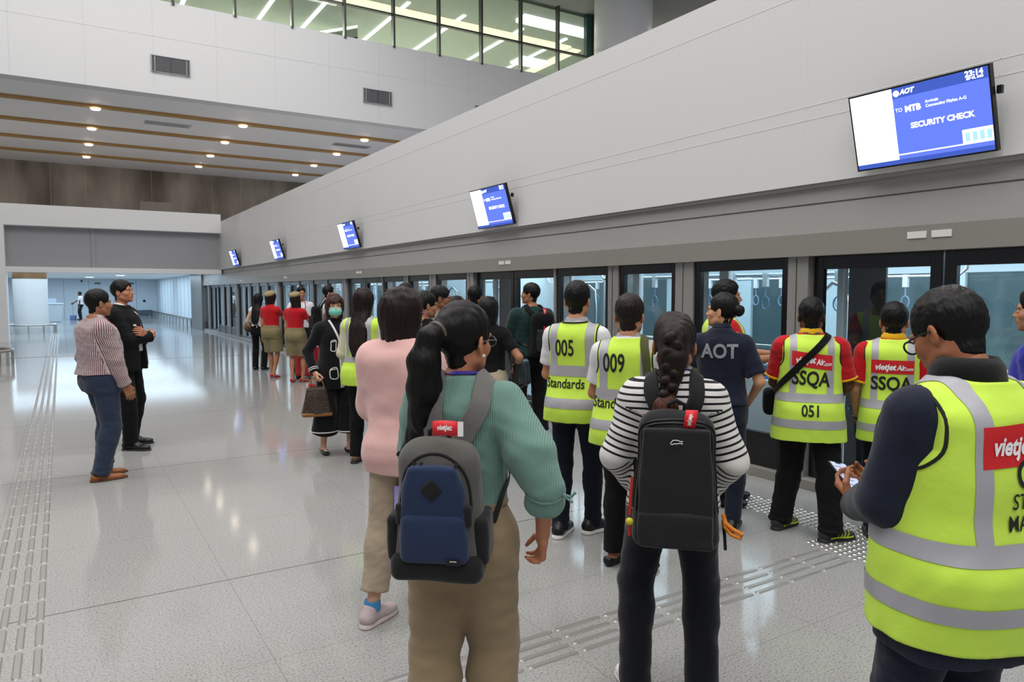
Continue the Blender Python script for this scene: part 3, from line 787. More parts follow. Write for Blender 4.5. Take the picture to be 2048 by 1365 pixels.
# ----------------------------------------------------------------- the setting
def node_mat(name, fn, rough=.5, spec=.5):
    if name in MATS: return MATS[name]
    m = mat(name, '#808080', rough, spec=spec); fn(m.node_tree, m.node_tree.nodes['Principled BSDF']); return m
def N(nt, t, **k):
    n = nt.nodes.new(t)
    for a, b in k.items():
        if a.startswith('i_'): n.inputs[a[2:].replace('_', ' ')].default_value = b
        else: setattr(n, a, b)
    return n
def floor_nodes(nt, b):
    L = nt.links.new; tc = N(nt, 'ShaderNodeTexCoord')
    v = N(nt, 'ShaderNodeTexVoronoi', i_Scale=140.); n1 = N(nt, 'ShaderNodeTexNoise', i_Scale=95., i_Detail=4.); n2 = N(nt, 'ShaderNodeTexNoise', i_Scale=.35, i_Detail=2.)
    for x in (v, n1, n2): L(tc.outputs['Object'], x.inputs['Vector'])
    r = N(nt, 'ShaderNodeValToRGB'); e = r.color_ramp.elements
    e[0].position = .30; e[0].color = lin('#6b6b69'); e[1].position = .62; e[1].color = lin('#a09f9d')
    m0 = e.new(.42); m0.color = lin('#8f8e8c')
    L(n1.outputs['Fac'], r.inputs['Fac'])
    sep = N(nt, 'ShaderNodeSeparateXYZ'); L(tc.outputs['Object'], sep.inputs[0])
    def line(out, period, off, w):
        a = N(nt, 'ShaderNodeMath', operation='SUBTRACT'); a.inputs[1].default_value = off; L(out, a.inputs[0])
        p = N(nt, 'ShaderNodeMath', operation='PINGPONG'); p.inputs[1].default_value = period/2; L(a.outputs[0], p.inputs[0])
        c = N(nt, 'ShaderNodeMath', operation='LESS_THAN'); c.inputs[1].default_value = w; L(p.outputs[0], c.inputs[0]); return c.outputs[0]
    gx = line(sep.outputs['X'], 1.2, .77, .0016); gy = line(sep.outputs['Y'], 1.083, 4.37, .0016); jy = line(sep.outputs['Y'], 3.25, 4.37, .0045)
    mx = N(nt, 'ShaderNodeMath', operation='MAXIMUM'); L(gx, mx.inputs[0]); L(gy, mx.inputs[1])
    def mix(fac, a, colr, amt):
        q = N(nt, 'ShaderNodeMath', operation='MULTIPLY'); q.inputs[1].default_value = amt; L(fac, q.inputs[0])
        m = N(nt, 'ShaderNodeMix', data_type='RGBA'); L(q.outputs[0], m.inputs['Factor']); L(a, m.inputs['A']); m.inputs['B'].default_value = lin(colr); return m.outputs['Result']
    c = mix(mx.outputs[0], r.outputs['Color'], '#605e58', .6); c = mix(jy, c, '#34332f', .85)
    L(c, b.inputs['Base Color'])
    rr = N(nt, 'ShaderNodeMapRange'); rr.inputs['To Min'].default_value = .07; rr.inputs['To Max'].default_value = .11; L(n2.outputs['Fac'], rr.inputs['Value']); L(rr.outputs[0], b.inputs['Roughness'])
M_floor = node_mat('terrazzo', floor_nodes, .13, .22)
M_white = mat('white panel', '#d4d3d2', .45, spec=.35)
M_bulk = mat('bulkhead white', '#d9d9da', .55)
M_grey = mat('grey header', '#a3a19e', .42, metal=.0)
M_beige = mat('beige grey metal', '#918d86', .38, metal=.2)
M_frame = mat('black frame', '#0c0d0f', .22, spec=.6)
M_alu = mat('aluminium post', '#9a9794', .38, metal=.35)
M_plinth = mat('plinth metal', '#97948f', .4, metal=.3)
M_dark = mat('dark joint', '#3a3937', .6)
M_steel = mat('stainless steel', '#b9b7b2', .28, metal=.9)
M_blk = mat('black plastic', '#0b0b0c', .4)
def glass_mat(name, tint, k=1.7, rough=0.0):
    """thin clear sheet: see-through, with a mirror share that grows at grazing angles (both faces)"""
    m = bpy.data.materials.new(name); m.use_nodes = True; nt = m.node_tree; nt.nodes.clear(); L = nt.links.new
    def math_(op, a, b=None):
        n = nt.nodes.new('ShaderNodeMath'); n.operation = op
        for i, v in enumerate((a, b)):
            if v is None: continue
            if isinstance(v, (int, float)): n.inputs[i].default_value = v
            else: L(v, n.inputs[i])
        return n.outputs[0]
    o = nt.nodes.new('ShaderNodeOutputMaterial'); mx = nt.nodes.new('ShaderNodeMixShader'); t = nt.nodes.new('ShaderNodeBsdfTransparent'); g = nt.nodes.new('ShaderNodeBsdfGlossy')
    ge = nt.nodes.new('ShaderNodeNewGeometry'); d = nt.nodes.new('ShaderNodeVectorMath'); d.operation = 'DOT_PRODUCT'; L(ge.outputs['Normal'], d.inputs[0]); L(ge.outputs['Incoming'], d.inputs[1])
    c = math_('SUBTRACT', 1, math_('ABSOLUTE', d.outputs['Value'])); f = math_('MULTIPLY', math_('ADD', .04, math_('MULTIPLY', math_('POWER', c, 5), .96)), k); f = math_('MINIMUM', f, 1)
    t.inputs[0].default_value = lin(tint); g.inputs['Roughness'].default_value = rough
    L(f, mx.inputs[0]); L(t.outputs[0], mx.inputs[1]); L(g.outputs[0], mx.inputs[2]); L(mx.outputs[0], o.inputs[0]); return m
M_glass = glass_mat('screen door glass', '#d7e4ea'); M_glass2 = glass_mat('upper glass', '#c3cdc6')
def emis(name, col, s): return mat(name, '#000000', .6, emit=col, estr=s)
E_lamp = emis('lamp white', '#fff2dc', 14); E_line = emis('line light', '#fffdf2', 3.2); E_cove = emis('cove light', '#fff6d2', 1.6)
E_panel = emis('ceiling panel light', '#ffffff', 2.2); E_cor = emis('corridor panel light', '#cfe6ff', 2.0)

struct(MB().box(-16, 9.9, -10, 58, -.12, 0).build('floor', M_floor))
# white wall over the screen doors, with its panel joints
WX = 5.28
w = MB(); w.box(WX, WX+.18, -8, 37.4, 2.575, 4.40)
wall = struct(w.build('wall_platform', M_white))
j = MB()
for k in range(-6, 23): j.box(WX-.002, WX+.01, 3.87+1.4675*k-.003, 3.87+1.4675*k+.003, 2.58, 4.39)
for z in (3.10, 3.21, 4.13): j.box(WX-.002, WX+.01, -8, 37.4, z-.003, z+.003)
j.build('panel_joint', mat('light joint', '#dcdad6', .6), wall)
h = MB(); h.box(WX+.07, WX+.2, -8, 37.4, 2.17, 2.575); h.box(WX+.045, WX+.2, -8, 37.4, 1.985, 2.17, 1)
h.box(WX+.064, WX+.1, -8, 37.4, 2.415, 2.421, 2); h.box(WX+.03, WX+.2, -8, 37.4, 2.545, 2.573)
struct(h.build('trim_header', [M_grey, M_beige, M_dark]))
struct(MB().box(5.33, 5.56, -8, 34.3, 0, .085).build('baseboard_platform', M_plinth, bevel=.004))
struct(MB().box(5.26, 6.4, 34.3, 37.4, 0, 2.57).build('wall_pier', mat('grey stone', '#6e6c69', .3, bump=.2, bscale=12)))
# screen doors and fixed screens
Dm = 5.87; DX = 5.40
def framed(name, y0, y1, fw=.075, top=.10, bot=.10, kick=None, x=DX, kids=True):
    """black frame round one sheet of glass"""
    z0, z1 = .085, 1.985; f = MB()
    zb = kick if kick else z0+bot
    f.box(x, x+.055, y0, y0+fw, z0, z1); f.box(x, x+.055, y1-fw, y1, z0, z1); f.box(x, x+.055, y0+fw, y1-fw, z1-top, z1); f.box(x, x+.055, y0+fw, y1-fw, z0, zb)
    o = struct(f.build(name, M_frame, bevel=.004))
    mesh_np('glass', [(x+.03, y0+fw, zb), (x+.03, y1-fw, zb), (x+.03, y1-fw, z1-top), (x+.03, y0+fw, z1-top)], [(0, 1, 2, 3)], M_glass, o, False)
    return o
nd = nw = ntm = 0
for k in range(-1, 6):
    C = 2.80+Dm*k
    for a, b in ((-1.06, -.008), (.008, 1.06)):
        nd += 1; d = framed('door_%d' % nd, C+a, C+b, .085, .11, .09, x=DX+.05)
        MB().tube([(DX+.045, C+(a if a > -.5 else b)+(.03 if a > -.5 else -.03), z) for z in (.9, 1.25)], .008, 8).build('edge_grip', M_alu, d)
    for a, b, kk in ((1.27, 2.38, .40), (2.63, 3.53, .40), (3.71, 4.755, .40)):
        nw += 1; framed('window_%d' % nw, C+a, C+b, .075, .10, kick=kk)
    for a, b, x0 in ((1.07, 1.27, DX-.02), (2.38, 2.63, DX-.02), (3.53, 3.71, DX-.02), (4.757, 4.80, DX-.02)):
        ntm += 1; p = MB(); p.box(x0, DX+.2, C+a, C+b, .085, 1.985)
        if b-a > .1: p.box(x0-.004, x0+.002, C+a+(b-a)*.55, C+a+(b-a)*.55+.006, .09, 1.98, 1)
        struct(p.build('trim_%d' % ntm, [M_alu, M_dark]))
    for n, dy in enumerate((.075, -.10)):
        o = MB().box(WX+.037, WX+.046, C+dy+.055-.07, C+dy+.055+.07, 2.075, 2.125).build('sign_plate', mat('sign plate white', '#dedcd8', .35), bevel=.002)
        pl = ('nearest', 'second nearest', 'third', 'fourth', 'fifth', 'farthest')[max(k, 0)]
        if k >= 0: tag(o, 'small white sign plate above the %s screen door pair, %s one of the two' % (pl, ('farther', 'nearer')[n]), 'sign', 'sign plates over the screen doors')
        else: tag(o, 'small white sign plate over screen door outside the frame', 'sign', 'sign plates over the screen doors')

# tunnel shell behind the doors; unseen roof slabs added to keep it dark
struct(MB().box(5.6, 10.0, -8, 37.4, 2.72, 2.9).build('ceiling_shade_slab', mat('tunnel dark', '#24282a', .8)))
struct(MB().box(9.9, 10.1, -8, 37.4, -.1, 2.9).build('wall_tunnel', MATS['tunnel dark']))
struct(MB().box(5.55, 9.9, 37.2, 37.4, 0, 2.9).build('wall_tunnel_end', MATS['tunnel dark']))
struct(MB().box(WX+.18, 10, -8, 37.4, 2.9, 3.0).build('roof_shade_slab', M_bulk))

# trains standing behind the doors
M_body = mat('train white', '#dfe4e6', .3, coat=.4); M_int = mat('train interior', '#b9c9cf', .5); M_seat = mat('seat blue', '#2c4a78', .7)
M_tealglass = mat('dark teal window', '#45595d', .08, spec=.8); M_tfloor = mat('train floor', '#7c868b', .5); M_strap = mat('strap grey blue', '#6f8aa6', .5); M_red = mat('red edge', '#b3262b', .5)
M_rail = mat('polished rail', '#d8dcdf', .2, metal=.85); M_tglass = glass_mat('train glass', '#e4eef0')
def build_train(y0, y1, doors, label):
    T = empty('train_car', (7.1, (y0+y1)/2, 0), 0, label, 'train', 'train cars at the platform'); off = (7.1, (y0+y1)/2, 0)
    def P(mb, name, m, **k):
        mb.V = [(v[0]-off[0], v[1]-off[1], v[2]) for v in mb.V]; return mb.build(name, m, T, **k)
    X0, X1 = 5.70, 8.55
    s = MB(); ys = [y0]
    for c in doors: ys += [c-.95, c+.95]
    ys.append(y1)
    for a, b in zip(ys[::2], ys[1::2]):
        if b-a < .1: continue
        s.box(X0, X0+.07, a, b, .10, .84); s.box(X0, X0+.07, a, b, 1.95, 2.3)
        m = max(1, round((b-a)/1.35)); st = (b-a)/m
        for i in range(m+1): yy = a+st*i; s.box(X0, X0+.07, max(a, yy-.06), min(b, yy+.06), .84, 1.95)
    for c in doors: s.box(X0, X0+.07, c-.95, c+.95, 2.0, 2.3)
    s.box(X0, X0+.012, y0, y1, .10, .2, 1)
    P(s, 'platform_side', [M_body, M_dark], bevel=.006)
    g = MB()
    for a, b in zip(ys[::2], ys[1::2]):
        if b-a > .1: g.add([(X0+.03, a, .84), (X0+.03, b, .84), (X0+.03, b, 1.95), (X0+.03, a, 1.95)], [(0, 1, 2, 3)])
    P(g, 'side_window', M_tglass)
    s = MB(); s.box(X1, X1+.08, y0, y1, 0, .85); s.box(X1, X1+.08, y0, y1, 1.9, 2.3); m = int((y1-y0)/1.45); st = (y1-y0)/m
    for i in range(m+1): s.box(X1-.03, X1+.08, max(y0, y0+st*i-.13), min(y1, y0+st*i+.13), .85, 1.9)
    P(s, 'far_side', M_int, bevel=.01)
    P(MB().box(X1+.02, X1+.05, y0+.05, y1-.05, .85, 1.9), 'far_window', M_tealglass)
    P(MB().box(X1-.012, X1-.001, y0, y1, .72, .80), 'red_stripe', M_red)
    P(MB().box(X0, X1, y0, y1, .0, .06), 'car_floor', M_tfloor)
    P(MB().box(X0, X1, y0, y1, 2.25, 2.32), 'car_ceiling', mat('car ceiling', '#e6ebee', .5))
    for xx in (6.45, 7.75): P(MB().box(xx-.11, xx+.11, y0+.3, y1-.3, 2.22, 2.249), 'ceiling_lamp', emis('train lamp', '#e8f4ff', 2.4))
    for yy, d in ((y0, .06), (y1-.06, .06)): P(MB().box(X0, X1, yy, yy+d, .06, 2.25), 'end_wall', M_int)
    for a, b in zip(ys[::2], ys[1::2]):
        if b-a < .6: continue
        P(MB().box(8.05, 8.5, a+.1, b-.1, .42, .5).box(8.43, 8.52, a+.1, b-.1, .5, .82).box(8.15, 8.5, a+.15, b-.15, .1, .42), 'bench_seat', M_seat, bevel=.02)
        for xx in (6.15, 8.0): P(MB().tube([(xx, a+.1, 2.24), (xx, a+.12, 1.93), (xx, a+.2, 1.86), (xx, b-.2, 1.86), (xx, b-.12, 1.93), (xx, b-.1, 2.24)], .017, 8), 'ceiling_rail', M_rail, smooth=True)
        P(MB().tube([(5.84, a+.15, .98), (5.84, b-.15, .98)], .014, 8).tube([(5.84, a+.15, 1.16), (5.84, b-.15, 1.16)], .011, 8), 'window_rail', M_rail, smooth=True)
        for xx in (6.15, 8.0):
            n = int((b-a)/.42)
            for i in range(n):
                y = a+.35+i*(b-a-.7)/max(1, n-1); q = MB()
                q.box(xx-.02, xx+.02, y-.028, y+.028, 1.74, 1.88); q.tube([(xx, y, 1.76), (xx, y, 1.64)], .008, 6, 1)
                q.tube([(xx, y+.045*math.sin(t), 1.575-.065*math.cos(t)) for t in np.linspace(0, 6.283, 15)[:-1]], .008, 6, 1, True)
                P(q, 'hand_strap', [mat('strap block', '#c9cfd4', .4), M_strap], smooth=True)
        for yy, sg in ((a, 1), (b, -1)):
            P(MB().tube([(5.86, yy+sg*.06, .3), (5.86, yy+sg*.06, 1.60), (5.87, yy+sg*.1, 1.72), (5.88, yy+sg*.22, 1.77), (5.9, yy+sg*.32, 1.70), (5.9, yy+sg*.34, 1.5), (5.9, yy+sg*.34, .3)], .017, 8), 'door_grab_rail', M_rail, smooth=True)
    for c in doors:
        P(MB().tube([(7.1, c, .06), (7.1, c, 2.25)], .018, 8), 'pole', M_rail, smooth=True)
        for sg in (-1, 1):
            f = MB(); a, b = sorted((c+sg*.95, c+sg*.62)); f.box(X0+.075, X0+.10, a, b, .08, 2.0)
            P(f, 'open_door_leaf', mat('door leaf', '#2a2f33', .35))
    return T
CN = [2.80+Dm*k for k in range(-1, 6)]
build_train(-6, 11.6, CN[0:3], 'nearest white train car, lit inside, with bench seats and hanging straps')
build_train(11.75, 29.2, CN[3:6], 'second train car seen through the glass behind the crowd')
build_train(29.35, 36.8, [2.80+Dm*5], 'farthest train car behind the most distant screen doors')

# bulkhead, soffit with timber battens, marble wall and far beam
bw = MB(); bw.box(-16, 24, 24, 24.5, 7.54, 10.27); bk = struct(bw.build('wall_bulkhead', M_bulk))
j = MB()
for x in np.arange(-15, 24, 1.755): j.box(x-.006, x+.006, 23.996, 24.01, 7.56, 10.25)
j.box(-16, 24, 23.996, 24.01, 9.2, 9.212); j.build('panel_joint', mat('bulkhead joint', '#cfcfd0', .6), bk)
struct(MB().box(-16, 24, 24.5, 39, 7.54, 7.8).build('ceiling_soffit', mat('soffit white', '#f0eff0', .6)))
vent_m = mat('vent slats', '#77767a', .5)
for i, (x0, x1, lb) in enumerate(((2.49, 3.53, 'left'), (9.0, 10.03, 'middle'), (13.37, 14.4, 'right'))):
    V = empty('wall_vent', (0, 0, 0), 0, 'grey slatted wall vent in the white bulkhead, %s' % ('set over the long row of ceiling downlights' if i == 0 else 'in the middle of the wall' if i == 1 else 'mostly hidden by the sloping wall edge'), 'vent', 'vents in the bulkhead')
    f = MB(); f.box(x0, x1, 23.985, 24.0, 8.18, 8.65)
    f.build('vent_plate', mat('vent dark', '#4a4a4d', .7), V)
    s = MB()
    for n in range(44): x = x0+.03+n*(x1-x0-.06)/43; s.box(x-.005, x+.005, 23.965, 23.99, 8.2, 8.63)
    s.build('slat', vent_m, V)
    f = MB(); [f.box(x-.012, x+.012, 23.95, 23.99, 8.17, 8.66) for x in (x0, x1, x0+.09, x1-.09)]; f.box(x0+(x1-x0)/2-.03, x0+(x1-x0)/2+.03, 23.96, 23.99, 8.18, 8.65, 1)
    f.box(x0, x1, 23.95, 23.99, 8.17, 8.19); f.box(x0, x1, 23.95, 23.99, 8.64, 8.66); f.build('vent_frame', [mat('vent frame', '#a3a3a6', .5), MATS['vent dark']], V)
wood = mat('timber batten', '#b28a54', .45, bump=.2, bscale=30)
lampn = 0
for r, yb in enumerate((26.42, 29.66, 32.85, 35.9)):
    struct(MB().box(-16, 24, yb-.13, yb+.13, 7.46, 7.54).build('trim_batten_%d' % (r+1), wood, bevel=.01))
    for c, x in enumerate((-3.28, 1.12, 5.54, 9.93)):
        L = empty('downlight', (x, yb, 7.40), 0, 'warm round downlight on the %s timber batten, %s' % (('nearest', 'second', 'third', 'farthest')[r], ('hidden left of the frame', 'left of the row', 'middle of the row', 'right end by the wall edge')[c]), 'ceiling light', 'downlights on the battens')
        a = MB(); a.disc((0, 0, .03), .15, .035, 24, 0, .17); a.build('housing', mat('lamp housing', '#d8c7a6', .4, emit='#ffcf8a', estr=.5), L, True)
        a = MB(); a.disc((0, 0, .0), .125, .028, 24, 0, .14); a.build('lamp_glass', E_lamp, L, True)
for x0, x1, y0, lb in ((2.63, 4.1, 27.75, 'nearer the bulkhead, left'), (9.3, 10.8, 27.9, 'right, by the sloping wall edge')):
    v = MB(); v.box(x0, x1, y0, y0+.55, 7.525, 7.54)
    V = v.build('ceiling_grille', mat('grille grey', '#c2c2c4', .6)); tag(V, 'flat grey air grille in the soffit %s' % lb, 'vent', 'grilles in the soffit')
    s = MB(); [s.box(x0+.04+i*.045, x0+.055+i*.045, y0+.04, y0+.51, 7.515, 7.53) for i in range(int((x1-x0-.08)/.045))]; s.build('slat', mat('grille dark', '#9b9b9e', .6), V)
def marble(nt, b):
    L = nt.links.new; tc = N(nt, 'ShaderNodeTexCoord'); mp = N(nt, 'ShaderNodeMapping'); mp.inputs['Scale'].default_value = (.55, 1, .12); L(tc.outputs['Object'], mp.inputs[0])
    n = N(nt, 'ShaderNodeTexNoise', i_Scale=1.1, i_Detail=5.); L(mp.outputs[0], n.inputs['Vector']); r = N(nt, 'ShaderNodeValToRGB')
    r.color_ramp.elements[0].color = lin('#6a5e52'); r.color_ramp.elements[1].color = lin('#c2b7a9'); r.color_ramp.elements[0].position = .35; r.color_ramp.elements[1].position = .7
    L(n.outputs['Fac'], r.inputs[0]); L(r.outputs[0], b.inputs['Base Color'])
mw = struct(MB().box(-16, 12, 39, 39.3, 3, 7.6).build('wall_marble', node_mat('brown marble', marble, .22)))
j = MB(); [j.box(x-.008, x+.008, 38.994, 39.01, 3, 7.54) for x in np.arange(-15.3, 12, 1.37)]; j.build('panel_joint', mat('marble joint', '#b8ae9e', .4), mw)
MB().box(3.35, 4.75, 38.98, 39.0, 5.6, 6.05).build('pale_panel', mat('pale panel', '#a79f94', .4), mw)
bb = MB(); bb.box(-16, WX, 29.5, 30.6, 3.95, 4.66); bb.box(-16, WX, 29.6, 30.4, 2.38, 2.56); bb.box(-16, -1.55, 29.5, 30.5, 0, 3.95)
struct(bb.build('trim_beam', mat('beam white', '#f0f0f0', .5)))
rp = MB(); rp.box(-1.55, WX, 29.95, 30.1, 2.56, 3.95); rp.box(.98, 1.08, 29.9, 29.96, 2.5, 3.95); struct(rp.build('wall_header', mat('grey recessed panel', '#a5a5a9', .5)))
struct(MB().box(-16, 6, 30.4, 55, 2.56, 2.75).build('ceiling_corridor', mat('corridor ceiling', '#eef3f6', .6)))
struct(MB().box(-16, WX, 30.6, 39, 3.9, 4.0).build('roof_corridor', M_bulk))
M_cor = mat('corridor wall', '#dbe7f0', .45)
b = struct(MB().box(-16, 5.7, 54.6, 54.8, 0, 2.6).build('wall_back', M_cor)); j = MB()
[j.box(x-.01, x+.01, 54.59, 54.61, 0, 2.56) for x in (-4.2, -3.0, -1.2, .15, 1.55, 2.95, 4.3)]; j.box(-.7, -.68, 54.59, 54.61, 0, 2.3); j.build('panel_joint', mat('corridor joint', '#8fa5b8', .5), b)
b = struct(MB().box(5.5, 5.7, 37.4, 54.8, 0, 2.6).build('wall_corridor', M_cor)); j = MB(); [j.box(5.49, 5.51, y-.01, y+.01, 0, 2.56) for y in np.arange(38.5, 54, 1.4)]; j.build('panel_joint', MATS['corridor joint'], b)
for x, y in ((1.6, 33.2), (.6, 37), (2.6, 42), (1.4, 47.5)):
    tag(MB().disc((x, y, 2.535), .2, .025, 20).build('ceiling_lamp', E_cor), 'small round ceiling lamp in the blue corridor, %.0f panels along' % (1+(y-33)/4.6) if False else {33.2: 'nearest small round lamp in the corridor ceiling', 37: 'second small round lamp in the corridor ceiling', 42: 'third small round lamp in the corridor ceiling', 47.5: 'farthest small round lamp in the corridor ceiling'}[y], 'ceiling light', 'round lamps in the corridor ceiling')
# round columns with bumper rails
M_col = mat('column white', '#d6d6d6', .35, coat=.2)
def column(name, x, y, r, z0, z1, band=None):
    c = MB(); c.disc((x, y, z0), r, z1-z0, 48); o = struct(c.build(name, M_col, smooth=True))
    if band: MB().disc((x, y, band[0]), r+.012, band[1]-band[0], 48).build('band', mat('bronze band', '#7a5c3c', .3, metal=.5), o, True)
column('column_near', -1.93, 20.5, .62, 0, 7.54); column('column_far', -1.08, 36.1, .62, 0, 2.56, (2.25, 2.56)); column('column_upper', 18.83, 22.0, 1.12, 3.0, 13.0)
def bumper(x, y, r, label):
    B = empty('bumper_rail', (x, y, 0), 0, label, 'rail', 'bumper rails round the columns')
    MB().tube([(r*math.cos(t), r*math.sin(t), .34) for t in np.linspace(0, 6.283, 41)[:-1]], .035, 10, 0, True).build('rail', M_steel, B, True)
    for i in range(10):
        t = i*.628+.2; MB().box(r*math.cos(t)-.03, r*math.cos(t)+.03, r*math.sin(t)-.03, r*math.sin(t)+.03, 0, .32).build('post', M_steel, B)
bumper(-1.93, 20.5, .92, 'curved steel bumper rail round the near white column at the left edge'); bumper(-1.08, 36.1, .86, 'steel bumper rail round the far column with the bronze band')
R = empty('wall_rail', (5.3, 46, 0), 0, 'long low steel rail on posts along the right wall of the blue corridor', 'rail')
MB().box(-.05, .05, -8.4, 8.4, .36, .44).build('rail', M_steel, R, bevel=.01)
for i in range(13): MB().box(-.03, .03, -8.2+i*1.36, -8.14+i*1.36, 0, .37).build('post', M_steel, R)
R = empty('wall_rail', (4.0, 54.2, 0), 0, 'dark low rail across the back wall in the corridor corner', 'rail'); MB().box(-1.0, 1.2, -.05, .3, .22, .5).build('rail', mat('rail dark', '#56616c', .4), R, bevel=.01)
[MB().box(x, x+.06, .05, .2, 0, .22).build('post', M_steel, R) for x in (-.8, 1.0)]
# corridor furniture
K = empty('service_counter', (-.55, 48.5, 0), 0, 'white tapered service counter standing against the back of the blue corridor', 'counter')
k = MB(); k.add([(-.5, -.3, 0), (.5, -.3, 0), (.5, .3, 0), (-.5, .3, 0), (-.62, -.34, 1.02), (.62, -.34, 1.02), (.62, .34, 1.02), (-.62, .34, 1.02)], [(0, 3, 2, 1), (4, 5, 6, 7), (0, 1, 5, 4), (1, 2, 6, 5), (2, 3, 7, 6), (3, 0, 4, 7)]); k.build('counter_body', mat('counter white', '#c5d0d8', .4), K, bevel=.03)
MB().box(-.66, .66, -.38, .38, 1.02, 1.07).build('counter_top', mat('counter top', '#dfe7ec', .3), K, bevel=.01); MB().box(-.35, .3, -.05, -.02, 1.07, 1.35).build('notice_board', mat('notice', '#aebccb', .4), K)
Bn = empty('bench', (-1.35, 46.5, 0), 0, 'low dark metal bench beside the white service counter', 'bench'); MB().box(-.55, .55, -.25, .25, .36, .44).build('seat', mat('bench metal', '#6b7784', .4, metal=.4), Bn, bevel=.01)
[MB().box(x, x+.06, -.2, .2, 0, .36).build('leg', M_steel, Bn) for x in (-.45, .39)]
for x, z, nm, lb, c in ((2.05, 2.28, 'exit_sign', 'dark green exit sign high on the corridor back wall, nearer one', '#4f6f66'), (4.0, 2.28, 'exit_sign', 'dark green exit sign high on the corridor back wall near the corner', '#4f6f66'), (3.1, 1.5, 'wall_notice', 'small grey notice on the corridor back wall', '#93a3b2')):
    tag(MB().box(x-.16, x+.16, 54.55, 54.6, z-.05, z+.05).build(nm, mat(nm, c, .5), bevel=.006), lb, 'sign')
q = MB(); q.V, q.F = [], []; v, F = ball((4.75, 54.56, 1.12), .08); o = mesh_np('wall_button', v, F, M_blk); tag(o, 'round black call button on the corridor back wall', 'button')
v, F = ball((1.15, 54.5, 2.42), .06); tag(mesh_np('security_camera', v, F, M_blk), 'small black dome camera high on the corridor back wall', 'camera')

# upper floor behind glass
cw = MB(); o = None
CWm = mat('mullion dark', '#4b4a45', .4, metal=.3)
o = MB().box(-16, 21.5, 23.98, 24.12, 11.3, 11.36).build('window_upper', CWm); struct(o)
for x in [4.88+1.755*k for k in range(-8, 9)]: MB().box(x-.035, x+.035, 23.94, 24.14, 10.2, 13.1).build('mullion', CWm, o)
mesh_np('pane', [(-16, 24.05, 10.2), (19.1, 24.05, 10.2), (19.1, 24.05, 13.1), (-16, 24.05, 13.1)], [(0, 1, 2, 3)], M_glass2, o, False)
struct(MB().box(18.6, 20.6, 24.0, 24.2, 11.35, 13.1).build('wall_upper_green', mat('dark green panel', '#33504e', .3)))
struct(MB().box(-16, 30, 41, 41.3, 7.8, 13.2).build('wall_upper_back', mat('grey green wall', '#8a9183', .35)))
struct(MB().box(26, 26.3, 12, 41, 7.8, 13.2).build('wall_upper_side', mat('upper side dark', '#3b4644', .5)))
struct(MB().box(-16, 30, 24.2, 41, 12.95, 13.2).build('ceiling_upper', mat('upper ceiling', '#989d96', .6)))
struct(MB().box(-16, 30, -10, 24.3, 13.05, 13.3).build('ceiling_hall', mat('hall ceiling', '#8d8a88', .7)))
struct(MB().box(-16, 30, 24.5, 41, 7.8, 7.9).build('floor_upper', mat('upper floor', '#b9bab2', .5)))
lm = 0
for i, x in enumerate((7.3, 9.1, 11.85, 14.3, 17.1, 19.4, 4.4, 1.8)):
    tag(MB().box(x-.07, x+.07, 26.5, 38, 12.89, 12.945).build('line_light', E_line), 'long thin white line light on the upper ceiling behind glass, %s from the left' % ('third', 'fourth', 'fifth', 'sixth', 'seventh', 'eighth', 'second', 'first')[i], 'ceiling light', 'line lights on the upper ceiling')
tag(MB().box(9.0, 20.2, 27.2, 27.75, 12.86, 12.94).build('cove_light', E_cove), 'broad yellowish light trough running along the upper glass', 'ceiling light')
tag(MB().box(16.3, 20.3, 25.1, 25.8, 12.80, 12.94).build('cove_light', E_panel), 'broad white light trough nearest the column behind the upper glass', 'ceiling light')
tag(MB().box(19.0, 20.6, 29.5, 30.6, 12.86, 12.94).build('ceiling_panel', E_panel), 'square white light panel on the upper ceiling by the column', 'ceiling light')
tag(MB().box(20.4, 20.9, 27.4, 37.5, 12.88, 12.94).build('cove_light', E_cove), 'light trough turning away from the glass towards the back of the upper floor', 'ceiling light')
ES = empty('escalator', (9, 30, 8), 0, 'sloping escalator with lit balustrades seen through the upper glass', 'escalator')
def incl(x0, dy, w_, z, m, nm):
    q = MB(); a = (x0-9, dy-30, 2.3+z-.0); L_ = 5.6
    pts = [(x0-9, 2.0+z), (x0-9+L_, 3.9+z), (x0-9+L_, 3.9+z+w_), (x0-9, 2.0+z+w_)]
    q.prism(pts, 1, dy-30-.05, dy-30+.05); q.build(nm, m, ES)
for dy in (29.4, 30.8): incl(5.2, dy, .08, .75, E_line, 'light_strip'); incl(5.2, dy, .7, 0, mat('balustrade', '#9aa39c', .2), 'balustrade'); incl(5.2, dy, .06, .3, mat('balustrade rail', '#2d2f2e', .4), 'handrail')
q = MB(); q.prism([(5.2-9, 1.2), (10.8-9, 3.1), (10.8-9, 3.8), (5.2-9, 1.9)], 1, -.6, .8); q.build('truss', mat('truss', '#6f7672', .4, metal=.4), ES)
# hall ceiling line light beyond the platform wall
tag(MB().box(23.1, 23.5, 15.5, 21.8, 12.95, 13.045).build('line_light', E_line), 'bright line light on the hall ceiling right of the tall white column', 'ceiling light')
struct(MB().box(22.0, 22.4, 10, 20.5, 12.9, 13.05).build('trim_timber', wood))

